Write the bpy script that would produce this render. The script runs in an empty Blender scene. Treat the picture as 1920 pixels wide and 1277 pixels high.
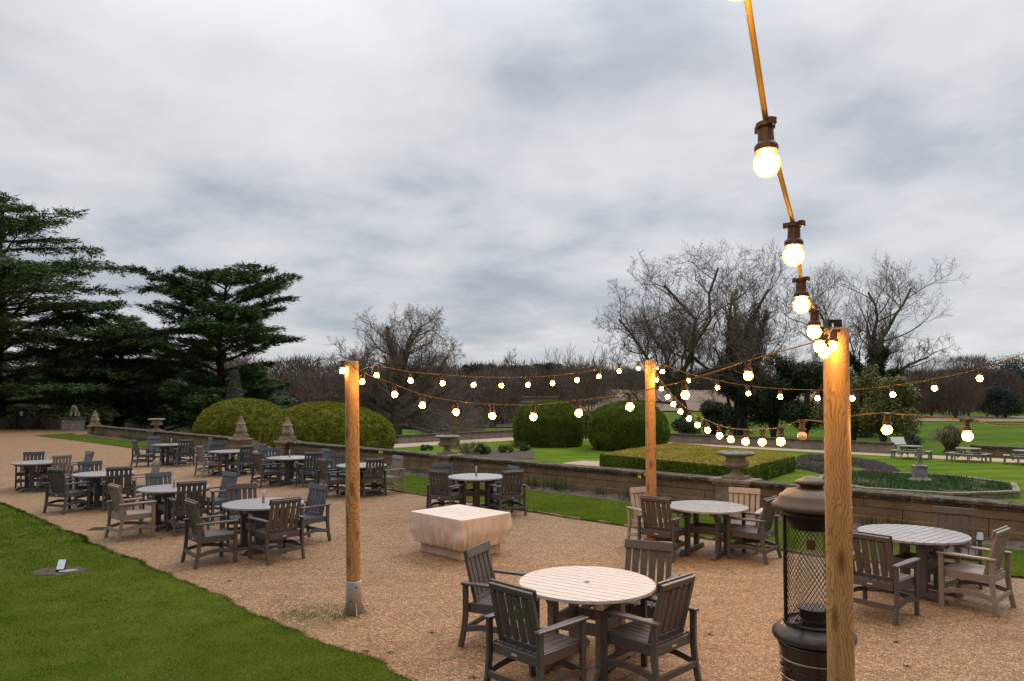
import bpy, math, random
import numpy as np
from mathutils import Vector, Matrix, noise
R = math.radians
rng = np.random.default_rng(7)
random.seed(7)
scn = bpy.context.scene
COL = scn.collection

# ------------------------------------------------------------------ camera
H0, F, PIT, SH = 2.42, 1333.0, R(2.3), 53.0
cd = bpy.data.cameras.new('camera'); cam = bpy.data.objects.new('camera', cd); COL.objects.link(cam)
cd.sensor_width = 36; cd.lens = 36*F/1920; cd.shift_y = SH/1920; cd.clip_end = 5000; cd.clip_start = .05
cam.location = (0, 0, H0); cam.rotation_euler = (R(90)+PIT, 0, 0); scn.camera = cam

def ray(px, py):
    cx = (px-960)/F; cy = (638.5-py+SH)/F
    return (cx, math.cos(PIT)-cy*math.sin(PIT), math.sin(PIT)+cy*math.cos(PIT))
def on_z(px, py, z):
    d = ray(px, py); s = (z-H0)/d[2]
    return (d[0]*s, d[1]*s, z)
def at_y(px, py, Y):
    d = ray(px, py); s = Y/d[1]
    return (d[0]*s, Y, H0+d[2]*s)

# ------------------------------------------------------------------ materials
def new_mat(name):
    m = bpy.data.materials.new(name); m.use_nodes = True
    nt = m.node_tree; b = nt.nodes['Principled BSDF']
    return m, nt, b
def N(nt, typ, **kw):
    n = nt.nodes.new(typ)
    for k, v in kw.items():
        if k in n.inputs: n.inputs[k].default_value = v
        else: setattr(n, k, v)
    return n
def ramp(nt, src, stops, interp='LINEAR'):
    r = nt.nodes.new('ShaderNodeValToRGB'); cr = r.color_ramp; cr.interpolation = interp
    while len(cr.elements) < len(stops): cr.elements.new(.5)
    for e, (p, c) in zip(cr.elements, stops):
        e.position = p; e.color = (*c, 1) if len(c) == 3 else c
    nt.links.new(src, r.inputs['Fac']); return r
def mixc(nt, f, a, b, mode='MIX'):
    m = nt.nodes.new('ShaderNodeMix'); m.data_type = 'RGBA'; m.blend_type = mode
    for i, v in ((0, f), (6, a), (7, b)):
        if hasattr(v, 'is_linked') or hasattr(v, 'links'): nt.links.new(v, m.inputs[i])
        else: m.inputs[i].default_value = v if i == 0 else (*v, 1)
    return m.outputs[2]
def bump(nt, b, h, strength, dist):
    u = N(nt, 'ShaderNodeBump'); u.inputs['Strength'].default_value = strength; u.inputs['Distance'].default_value = dist
    nt.links.new(h, u.inputs['Height']); nt.links.new(u.outputs[0], b.inputs['Normal']); return u
def coords(nt, scale=(1, 1, 1), kind='Object', loc=(0, 0, 0)):
    t = N(nt, 'ShaderNodeTexCoord'); mp = N(nt, 'ShaderNodeMapping')
    mp.inputs['Scale'].default_value = scale; mp.inputs['Location'].default_value = loc
    nt.links.new(t.outputs[kind], mp.inputs[0]); return mp.outputs[0]
def noise_t(nt, vec, scale, detail=4, rough=.55, dist=0):
    n = N(nt, 'ShaderNodeTexNoise'); n.inputs['Scale'].default_value = scale; n.inputs['Detail'].default_value = detail
    n.inputs['Roughness'].default_value = rough; n.inputs['Distortion'].default_value = dist
    if vec: nt.links.new(vec, n.inputs['Vector'])
    return n
def noisy(name, c1, c2, scale=3, rough=.7, detail=5, bs=.2, bd=.01, spec=.3, bscale=None, metallic=0, kind='Object', c3=None):
    m, nt, b = new_mat(name); v = coords(nt, kind=kind)
    n = noise_t(nt, v, scale, detail, .6)
    st = [(.3, c1), (.7, c2)] if c3 is None else [(.28, c1), (.5, c2), (.72, c3)]
    nt.links.new(ramp(nt, n.outputs[0], st).outputs[0], b.inputs['Base Color'])
    b.inputs['Roughness'].default_value = rough; b.inputs['Specular IOR Level'].default_value = spec; b.inputs['Metallic'].default_value = metallic
    if bs:
        n2 = noise_t(nt, v, bscale or scale*6, 5, .6); bump(nt, b, n2.outputs[0], bs, bd)
    return m
def leafy(name, cols, clump=1.5, rough=.75, spec=.12, kind='Object', cw=1.2, iw=.55):
    """foliage colour: a random tone per leaf, shifted by a slow noise over the plant"""
    m, nt, b = new_mat(name); g = N(nt, 'ShaderNodeNewGeometry'); v = coords(nt, kind=kind)
    n = noise_t(nt, v, clump, 3, .6)
    a = N(nt, 'ShaderNodeMath', operation='MULTIPLY_ADD'); nt.links.new(g.outputs['Random Per Island'], a.inputs[0]); a.inputs[1].default_value = iw
    s = N(nt, 'ShaderNodeMath', operation='MULTIPLY_ADD'); nt.links.new(n.outputs[0], s.inputs[0]); s.inputs[1].default_value = cw; s.inputs[2].default_value = .5-iw/2-cw/2
    nt.links.new(s.outputs[0], a.inputs[2])
    k = len(cols)-1
    nt.links.new(ramp(nt, a.outputs[0], [(i/k, c) for i, c in enumerate(cols)]).outputs[0], b.inputs['Base Color'])
    b.inputs['Roughness'].default_value = rough; b.inputs['Specular IOR Level'].default_value = spec
    return m

MAT = {}
def _v(): pass
def plastic_wood(name, c, var=.25, rough=.42, spec=.5, tint=None):
    m, nt, b = new_mat(name); v = coords(nt, (1, 1, 1), 'Object')
    oi = N(nt, 'ShaderNodeObjectInfo')
    n = noise_t(nt, v, 14, 6, .7); n2 = noise_t(nt, v, 2.2, 3, .6)
    lo = tuple(x*(1-var) for x in c); hi = tuple(min(1, x*(1+var)) for x in c)
    c1 = ramp(nt, n.outputs[0], [(.3, lo), (.7, hi)]).outputs[0]
    c2 = mixc(nt, .25, c1, ramp(nt, n2.outputs[0], [(.35, lo), (.65, tint or hi)]).outputs[0])
    c2 = mixc(nt, 1, c2, ramp(nt, oi.outputs['Random'], [(0, (.86, .86, .87)), (1, (1.12, 1.1, 1.07))]).outputs[0], 'MULTIPLY')
    st = noise_t(nt, v, 5, 5, .75); c2 = mixc(nt, .5 if var > .1 else .12, c2, ramp(nt, st.outputs[0], [(.32, (.72, .71, .69)), (.5, (1, 1, 1)), (.72, (1.12, 1.11, 1.1))]).outputs[0], 'MULTIPLY')
    nt.links.new(c2, b.inputs['Base Color'])
    rr = ramp(nt, n2.outputs[0], [(.2, (rough-.04,)*3), (.8, (rough+.06,)*3)])
    nt.links.new(rr.outputs[0], b.inputs['Roughness']); b.inputs['Specular IOR Level'].default_value = spec
    bump(nt, b, n.outputs[0], .12, .002); return m
MAT['dark'] = plastic_wood('dark_taupe_board', (.088, .076, .074), .16, .40, .5)
MAT['skytint'] = plastic_wood('sky_tinted_dark_board', (.080, .088, .104), .16, .38, .5)  # dark board again, sky reflection mixed into its colour for far furniture
MAT['light'] = plastic_wood('pale_taupe_board', (.27, .215, .18), .15, .5, .4)
MAT['sand'] = plastic_wood('pale_sand_board', (.40, .315, .26), .12, .5, .4)
MAT['cream'] = plastic_wood('cream_tabletop_board', (.60, .545, .52), .08, .5, .35)
MAT['darktop'] = plastic_wood('sky_pale_tabletop_board', (.37, .355, .365), .06, .27, .7)  # dark tops lifted to grey, the sky's reflection put into the colour
MAT['plate'] = noisy('pale_plate', (.45, .4, .3), (.6, .55, .42), 5, .4, bs=0)

def wood_post():
    m, nt, b = new_mat('turned_pine'); v = coords(nt, (1, 1, 1))
    warp = noise_t(nt, coords(nt, (1.0, 1.0, .9)), 2.6, 2, .5)
    warp2 = noise_t(nt, coords(nt, (6, 6, 1.6)), 3, 3, .5)
    sep = N(nt, 'ShaderNodeSeparateXYZ'); nt.links.new(v, sep.inputs[0])
    def M(op, a, bb, c=None):
        k = N(nt, 'ShaderNodeMath', operation=op)
        for i, x in enumerate((a, bb, c)):
            if x is None: continue
            if isinstance(x, (int, float)): k.inputs[i].default_value = x
            else: nt.links.new(x, k.inputs[i])
        return k.outputs[0]
    x = M('ADD', sep.outputs[0], .022); r2 = M('ADD', M('MULTIPLY', x, x), M('MULTIPLY', sep.outputs[1], sep.outputs[1]))
    r = M('SQRT', r2, 0)
    r = M('ADD', r, M('MULTIPLY', warp.outputs[0], .15)); r = M('ADD', r, M('MULTIPLY', warp2.outputs[0], .017))
    ring = M('FRACT', M('MULTIPLY', r, 135.0), 0)
    c = ramp(nt, ring, [(0, (.52, .31, .135)), (.55, (.45, .255, .105)), (.86, (.29, .135, .05)), (1, (.49, .285, .12))]).outputs[0]
    kn = N(nt, 'ShaderNodeTexVoronoi'); kn.inputs['Scale'].default_value = 1.0; nt.links.new(coords(nt, (9, 9, 2.6)), kn.inputs['Vector'])
    kf = ramp(nt, kn.outputs['Distance'], [(0.0, (1, 1, 1)), (.17, (.55, .55, .55)), (.27, (0, 0, 0))]).outputs[0]
    c = mixc(nt, kf, c, (.12, .045, .014)); fg = noise_t(nt, coords(nt, (60, 60, 3)), 3, 4, .7); c = mixc(nt, .5, c, ramp(nt, fg.outputs[0], [(.3, (.62, .58, .52)), (.6, (1.08, 1.05, 1.02))]).outputs[0], 'MULTIPLY')
    gr = noise_t(nt, coords(nt, (5, 5, 1.2)), 1.5, 4, .6); c = mixc(nt, ramp(nt, gr.outputs[0], [(.5, (0, 0, 0)), (.75, (.35,)*3)]).outputs[0], c, (.30, .235, .17))
    st = noise_t(nt, coords(nt, (14, 14, .8)), 2, 4, .6)
    c = mixc(nt, ramp(nt, st.outputs[0], [(.52, (0, 0, 0)), (.75, (.6, .6, .6))]).outputs[0], c, (.16, .075, .03))
    nt.links.new(c, b.inputs['Base Color']); b.inputs['Roughness'].default_value = .6; b.inputs['Specular IOR Level'].default_value = .3
    bump(nt, b, ring, .15, .002); return m
MAT['post'] = wood_post()

def gravel(moss=None):
    m, nt, b = new_mat('buff_pea_gravel'); v = coords(nt); v2 = coords(nt, (.6, 1.5, 1))
    vo = N(nt, 'ShaderNodeTexVoronoi'); vo.inputs['Scale'].default_value = 80; nt.links.new(v, vo.inputs['Vector'])
    sx = N(nt, 'ShaderNodeSeparateColor'); nt.links.new(vo.outputs['Color'], sx.inputs[0])
    c = ramp(nt, sx.outputs[0], [(0, (.07, .040, .018)), (.2, (.22, .122, .058)), (.45, (.38, .225, .118)), (.65, (.33, .21, .125)), (.88, (.53, .35, .20)), (1, (.95, .78, .60))]).outputs[0]
    vo2 = N(nt, 'ShaderNodeTexVoronoi'); vo2.inputs['Scale'].default_value = 26; nt.links.new(v, vo2.inputs['Vector'])
    s2 = N(nt, 'ShaderNodeSeparateColor'); nt.links.new(vo2.outputs['Color'], s2.inputs[0])
    c = mixc(nt, .25, c, ramp(nt, s2.outputs[1], [(0, (.12, .068, .033)), (.5, (.36, .215, .118)), (1, (.62, .44, .28))]).outputs[0])
    n1 = noise_t(nt, v2, .55, 6, .65); n2 = noise_t(nt, v2, 3.2, 5, .7)
    c = mixc(nt, 1.0, c, ramp(nt, n1.outputs[0], [(.28, (.80, .78, .66)), (.5, (1, .98, .92)), (.72, (1.0, .93, .94))]).outputs[0], 'MULTIPLY')
    c = mixc(nt, .8, c, ramp(nt, n2.outputs[0], [(.3, (.72, .68, .64)), (.55, (1, 1, 1))]).outputs[0], 'MULTIPLY')
    # moss scattered between the stones, thickest by the foot of the post
    g = N(nt, 'ShaderNodeVectorMath', operation='DISTANCE'); nt.links.new(v, g.inputs[0]); g.inputs[1].default_value = (moss[0]-.45, moss[1]-.25, 0)
    near = ramp(nt, g.outputs['Value'], [(0, (.30, .30, .30)), (.95, (.0, .0, .0))]).outputs[0]
    n3 = noise_t(nt, v, 9, 4, .7)
    a = N(nt, 'ShaderNodeMath', operation='ADD'); nt.links.new(n3.outputs[0], a.inputs[0]); nt.links.new(near, a.inputs[1])
    c = mixc(nt, ramp(nt, a.outputs[0], [(.665, (0, 0, 0)), (.80, (.8, .8, .8))]).outputs[0], c, (.12, .125, .024)); n5 = noise_t(nt, v2, 7, 5, .75); c = mixc(nt, ramp(nt, n5.outputs[0], [(.60, (0, 0, 0)), (.72, (.55,)*3)]).outputs[0], c, (.10, .062, .035))
    c = mixc(nt, 1, c, (.83, .775, .70), 'MULTIPLY')
    nt.links.new(c, b.inputs['Base Color']); b.inputs['Roughness'].default_value = .65; b.inputs['Specular IOR Level'].default_value = .24
    iv = N(nt, 'ShaderNodeMath', operation='SUBTRACT'); iv.inputs[0].default_value = 1; nt.links.new(vo.outputs['Distance'], iv.inputs[1])
    bump(nt, b, iv.outputs[0], .75, .012); return m

def grass_ground(name, cols, mow=0, mow_dir=0.0):
    m, nt, b = new_mat(name); v = coords(nt)
    n1 = noise_t(nt, v, 1.6, 6, .7); n2 = noise_t(nt, v, 60, 3, .7); n3 = noise_t(nt, v, .28, 4, .6)
    c = ramp(nt, n1.outputs[0], [(.25, cols[0]), (.5, cols[1]), (.75, cols[2])]).outputs[0]
    c = mixc(nt, .45, c, ramp(nt, n2.outputs[0], [(.3, cols[0]), (.7, cols[2])]).outputs[0])
    c = mixc(nt, .8, c, ramp(nt, n3.outputs[0], [(.3, (.62, .68, .55)), (.7, (1.25, 1.12, 1.0))]).outputs[0], 'MULTIPLY')
    if mow:
        w = N(nt, 'ShaderNodeTexWave'); w.inputs['Scale'].default_value = mow; w.inputs['Distortion'].default_value = 1.2; w.inputs['Detail'].default_value = 2
        t = N(nt, 'ShaderNodeTexCoord'); mp = N(nt, 'ShaderNodeMapping'); mp.inputs['Rotation'].default_value = (0, 0, mow_dir)
        nt.links.new(t.outputs['Object'], mp.inputs[0]); nt.links.new(mp.outputs[0], w.inputs['Vector'])
        c = mixc(nt, .55, c, ramp(nt, w.outputs['Fac'], [(.2, (.74, .82, .7)), (.8, (1.2, 1.12, 1.0))]).outputs[0], 'MULTIPLY')
    nt.links.new(c, b.inputs['Base Color']); b.inputs['Roughness'].default_value = 1; b.inputs['Specular IOR Level'].default_value = .0
    bump(nt, b, n2.outputs[0], .6, .02); return m
G3 = [(.032, .060, .006), (.058, .098, .010), (.115, .14, .024)]
MAT['grass'] = grass_ground('lawn_turf', G3)
MAT['mown'] = grass_ground('mown_garden_turf', [(0.072, 0.136, 0.018), (0.108, 0.184, 0.026), (0.174, 0.224, 0.040)], .16, R(80))
MAT['park'] = grass_ground('parkland_turf', [(.060, .115, .022), (.088, .150, .030), (.125, .175, .042)], .025, R(60))
MAT['blade'] = leafy('grass_blades', [(0.021, 0.050, 0.005), (0.057, 0.113, 0.008), (0.106, 0.161, 0.016), (0.208, 0.205, 0.047), (0.350, 0.290, 0.119)], 2.4, .95, .0, cw=2.8, iw=.95)
MAT['field'] = noisy('ploughed_soil', (.16, .105, .075), (.22, .15, .11), .05, .95, bs=.2, bd=.05)
MAT['rough'] = noisy('dry_rough_grass', (.17, .13, .075), (.27, .20, .12), .35, .95, bs=.3, bd=.05)
MAT['floor'] = noisy('leaf_litter', (.06, .045, .028), (.11, .08, .05), .4, .95, bs=.3, bd=.05)
MAT['soil'] = noisy('dark_soil', (.025, .018, .012), (.085, .06, .042), 9, .95, bs=.8, bd=.03, c3=(.16, .12, .09), bscale=30)
MAT['path'] = noisy('path_gravel', (.40, .27, .19), (.52, .37, .28), 1.5, .9, bs=.3, bd=.01, bscale=60)

def stone_wall(name, base, joint, lich, bw=1.35, bh=.33, black=.5):
    m, nt, b = new_mat(name); v = coords(nt)
    s = N(nt, 'ShaderNodeSeparateXYZ'); nt.links.new(v, s.inputs[0]); cb = N(nt, 'ShaderNodeCombineXYZ')
    nt.links.new(s.outputs[0], cb.inputs[0]); nt.links.new(s.outputs[2], cb.inputs[1])
    br = N(nt, 'ShaderNodeTexBrick'); br.inputs['Scale'].default_value = 1; br.inputs['Brick Width'].default_value = bw; br.inputs['Row Height'].default_value = bh
    br.inputs['Mortar Size'].default_value = .008; br.inputs['Mortar Smooth'].default_value = .3; br.inputs['Bias'].default_value = -.1
    br.inputs['Color1'].default_value = (*base[0], 1); br.inputs['Color2'].default_value = (*base[1], 1); br.inputs['Mortar'].default_value = (*joint, 1)
    nt.links.new(cb.outputs[0], br.inputs['Vector'])
    n1 = noise_t(nt, v, 2.2, 7, .7, .4); n2 = noise_t(nt, coords(nt, (1.2, 1, .45)), 1.1, 5, .7); n3 = noise_t(nt, v, 16, 4, .7)
    c = mixc(nt, 1, br.outputs['Color'], ramp(nt, n1.outputs[0], [(.25, (.55, .52, .48)), (.6, (1.05, 1, .95))]).outputs[0], 'MULTIPLY')
    c = mixc(nt, ramp(nt, n2.outputs[0], [(.56, (0, 0, 0)), (.72, (black,)*3)]).outputs[0], c, (.045, .038, .028))
    c = mixc(nt, ramp(nt, n3.outputs[0], [(.68, (0, 0, 0)), (.76, (.55,)*3)]).outputs[0], c, lich)
    nt.links.new(c, b.inputs['Base Color']); b.inputs['Roughness'].default_value = .9; b.inputs['Specular IOR Level'].default_value = .2
    ad = N(nt, 'ShaderNodeMath', operation='MULTIPLY_ADD'); nt.links.new(br.outputs['Fac'], ad.inputs[0]); ad.inputs[1].default_value = -.7; nt.links.new(n1.outputs[0], ad.inputs[2])
    bump(nt, b, ad.outputs[0], .6, .03); return m
MAT['wall'] = stone_wall('brown_sandstone_wall', [(.28, .195, .120), (.21, .15, .098)], (.03, .024, .018), (.34, .32, .27))
MAT['pale_wall'] = stone_wall('pale_stone_wall', [(.36, .31, .26), (.30, .27, .23)], (.12, .10, .08), (.45, .42, .38), 1.2, .4, .35)
def coping_mat():
    m, nt, b = new_mat('lichened_coping'); v = coords(nt)
    n1 = noise_t(nt, v, 3.2, 7, .75, .5); n3 = noise_t(nt, v, 9, 6, .75)
    c = ramp(nt, n1.outputs[0], [(.3, (.035, .030, .024)), (.5, (.09, .07, .05)), (.7, (.20, .155, .11))]).outputs[0]
    c = mixc(nt, ramp(nt, n3.outputs[0], [(.55, (0, 0, 0)), (.66, (.75,)*3)]).outputs[0], c, (.36, .33, .27))
    nt.links.new(c, b.inputs['Base Color']); b.inputs['Roughness'].default_value = .9; b.inputs['Specular IOR Level'].default_value = .15
    bump(nt, b, n3.outputs[0], .6, .02); return m
MAT['coping'] = coping_mat()
MAT['stone'] = noisy('weathered_stone', (.14, .105, .075), (.30, .225, .165), 5, .9, 7, .6, .02, .15, 22, c3=(.40, .34, .27))
MAT['greystone'] = noisy('grey_stone', (.15, .14, .12), (.28, .255, .22), 5, .9, 7, .6, .02, .15, 22, c3=(.42, .40, .35))
MAT['goldstone'] = noisy('ochre_lichened_stone', (.10, .075, .03), (.27, .20, .085), 9, .9, 6, .5, .02, .15, 22)
MAT['bench'] = noisy('silvered_timber', (.22, .20, .165), (.40, .37, .31), 7, .85, 6, .4, .01, .2, 30)
MAT['darkwood'] = noisy('dark_stained_oak', (.022, .014, .010), (.05, .032, .024), 7, .7, 5, .3, .01)
MAT['bark'] = noisy('grey_brown_bark', (0.079, 0.066, 0.049), (0.159, 0.133, 0.103), 3, .95, 6, .8, .05, .1, 12, c3=(.15, .14, .09))
MAT['cedarbark'] = noisy('dark_cedar_bark', (0.031, 0.024, 0.018), (0.070, 0.056, 0.042), 3, .95, 6, .8, .05, .1, 12)
MAT['twig'] = leafy('bare_twigs', [(0.097, 0.070, 0.055), (0.186, 0.140, 0.108), (0.293, 0.235, 0.177)], .5, .9, .1)
MAT['oaktwig'] = leafy('bare_oak_twigs', [(0.119, 0.086, 0.068), (0.215, 0.167, 0.138), (0.343, 0.279, 0.226)], .5, .9, .1)
MAT['woodtwig'] = leafy('woodland_twigs', [(0.084, 0.060, 0.049), (0.149, 0.106, 0.088), (0.208, 0.164, 0.130), (0.167, 0.168, 0.104)], .03, .95, .05)
MAT['hazetwig'] = leafy('hazed_woodland_twigs', [(0.094, 0.064, 0.057), (0.143, 0.103, 0.095), (0.179, 0.136, 0.125)], .01, .95, .05)  # far twigs made paler, haze put into their colour
MAT['cedar'] = leafy('cedar_needles', [(0.038, 0.072, 0.028), (0.077, 0.138, 0.053), (0.137, 0.217, 0.085), (0.232, 0.298, 0.122)], .45)
MAT['pine'] = leafy('pine_needles', [(0.024, 0.039, 0.030), (0.045, 0.069, 0.051), (0.068, 0.098, 0.068)], .2)
MAT['ivy'] = leafy('ivy_leaves', [(0.019, 0.030, 0.012), (0.041, 0.059, 0.022), (0.074, 0.097, 0.038)], .6, .5, .3)
MAT['laurel'] = leafy('olive_green_leaves', [(0.036, 0.043, 0.012), (0.102, 0.102, 0.026), (0.192, 0.174, 0.042), (0.240, 0.210, 0.054)], .5, .5, .3)
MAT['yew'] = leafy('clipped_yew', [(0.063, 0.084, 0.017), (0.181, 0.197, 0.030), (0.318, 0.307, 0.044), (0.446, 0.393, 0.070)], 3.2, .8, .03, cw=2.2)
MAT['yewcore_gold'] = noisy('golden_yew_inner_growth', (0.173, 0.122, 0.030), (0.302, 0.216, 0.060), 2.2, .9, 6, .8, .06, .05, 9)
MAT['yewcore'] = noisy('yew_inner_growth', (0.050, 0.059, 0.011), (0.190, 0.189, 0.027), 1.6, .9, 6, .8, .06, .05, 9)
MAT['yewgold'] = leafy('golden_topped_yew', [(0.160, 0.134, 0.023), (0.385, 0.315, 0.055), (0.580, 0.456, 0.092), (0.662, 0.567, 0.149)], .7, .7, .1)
MAT['yewdark'] = leafy('dark_green_yew', [(0.056, 0.101, 0.022), (0.160, 0.222, 0.037), (0.300, 0.362, 0.062)], 1.3, .8, .03, cw=2.0)  # deeper green yew for two domes and the flat hedge's sides
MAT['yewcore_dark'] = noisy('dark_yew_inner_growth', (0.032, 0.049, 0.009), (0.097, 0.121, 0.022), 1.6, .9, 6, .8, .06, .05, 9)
MAT['lav'] = leafy('grey_lavender', [(0.110, 0.094, 0.077), (0.220, 0.187, 0.165), (0.330, 0.297, 0.264)], 1.5, .9, .05)
MAT['pampas'] = leafy('dry_pampas', [(.06, .06, .025), (.15, .13, .06), (.32, .27, .16)], .6, .8, .1)
MAT['iris'] = leafy('spear_leaves', [(.025, .06, .015), (.045, .10, .03), (.09, .15, .05)], 3, .5, .3)
MAT['bedplant'] = leafy('bed_plants', [(0.034, 0.081, 0.019), (0.061, 0.135, 0.030), (0.108, 0.203, 0.041)], 2, .6, .2)
MAT['deadstem'] = leafy('brown_stems', [(.07, .04, .028), (.15, .10, .07), (.24, .19, .14)], 2, .9, .05)
MAT['yellow'] = noisy('daffodil_yellow', (.75, .5, .02), (.85, .62, .03), 4, .6, bs=0)
def simple(name, c, rough=.5, metal=0, spec=.5, bs=0, scale=8):
    m = noisy(name, tuple(x*.82 for x in c), tuple(min(1, x*1.15) for x in c), scale, rough, 5, bs, .004, spec, metallic=metal); return m
MAT['galv'] = simple('galvanised_steel', (.42, .41, .40), .45, .25, .5, .1)
MAT['heater'] = simple('bronze_paint', (.062, .049, .046), .58, 0, .35, .04, 3)
MAT['heaterblk'] = simple('black_enamel', (.022, .020, .020), .16, .1, .6, 0, 3)
MAT['matteblk'] = simple('satin_black_paint', (.035, .033, .034), .38, .1, .5, 0, 3)
MAT['heatermesh'] = simple('black_wire', (.018, .015, .013), .6, 0, .2)
MAT['chrome'] = simple('worn_chrome_trim', (.30, .22, .17), .25, .9, .5)
MAT['socket'] = simple('brown_rubber', (.060, .026, .016), .5, 0, .4)
MAT['cable'] = simple('tan_rubber_cable', (.20, .11, .035), .7, 0, .1); MAT['cable_near'] = simple('bulb_lit_rubber_cable', (.42, .26, .07), .7, 0, .1)  # near cable paler, the bulbs' glow put into its colour
MAT['fabric'] = noisy('tan_vinyl_cover', (.60, .485, .415), (.74, .615, .54), 2.5, .5, 5, .25, .01, .4, 6)
MAT['pitbase'] = noisy('cream_timber_panel', (.46, .35, .27), (.58, .46, .37), 3, .7, 5, .2, .005)
MAT['paper'] = simple('white_notice', (.6, .6, .6), .8)
MAT['copper'] = simple('rusty_brown_tube', (.22, .075, .035), .5, .2)
MAT['base'] = simple('pale_weight', (.28, .27, .27), .5)
MAT['black'] = simple('black_metal', (.02, .02, .022), .4, .3)
MAT['white'] = simple('white_paint', (.7, .7, .7), .5)
MAT['metalplate'] = simple('pale_lamp_glass', (.55, .6, .68), .25)
MAT['grate'] = simple('cast_iron', (.05, .042, .035), .7, .2)
MAT['brickedge'] = noisy('old_edging', (.12, .085, .055), (.30, .22, .15), 4, .9, bs=.5, bd=.01)
def glassy():
    m, nt, b = new_mat('clear_glass'); n = noise_t(nt, coords(nt), 20, 2); nt.links.new(ramp(nt, n.outputs[0], [(0, (.85, .85, .85)), (1, (1, 1, 1))]).outputs[0], b.inputs['Base Color'])
    b.inputs['Roughness'].default_value = .05; b.inputs['Alpha'].default_value = .13; b.inputs['Specular IOR Level'].default_value = .9; return m
MAT['glass'] = glassy()
def emit(name, c, s):
    m, nt, b = new_mat(name); b.inputs['Base Color'].default_value = (*c, 1); b.inputs['Emission Color'].default_value = (*c, 1); b.inputs['Emission Strength'].default_value = s; return m
MAT['bulb'] = emit('lit_bulb_core', (1.0, .52, .13), 360)
MAT['halo'] = emit('amber_halo_shell', (1.0, .32, .03), 1.3); MAT['halo'].node_tree.nodes['Principled BSDF'].inputs['Alpha'].default_value = .5  # glowing shell added round each bulb core as its orange halo
MAT['deadbulb'] = noisy('unlit_bulb', (.62, .45, .33), (.75, .58, .45), 30, .2, bs=0, spec=.6)
def board_art():
    m, nt, b = new_mat('map_print'); v = coords(nt)
    n = noise_t(nt, v, 2.2, 2); c = ramp(nt, n.outputs[0], [(.38, (.62, .72, .68)), (.5, (.70, .74, .52)), (.58, (.78, .78, .74)), (.68, (.72, .58, .42))]).outputs[0]
    nt.links.new(c, b.inputs['Base Color']); b.inputs['Roughness'].default_value = .4; return m
MAT['map'] = board_art()

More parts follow.
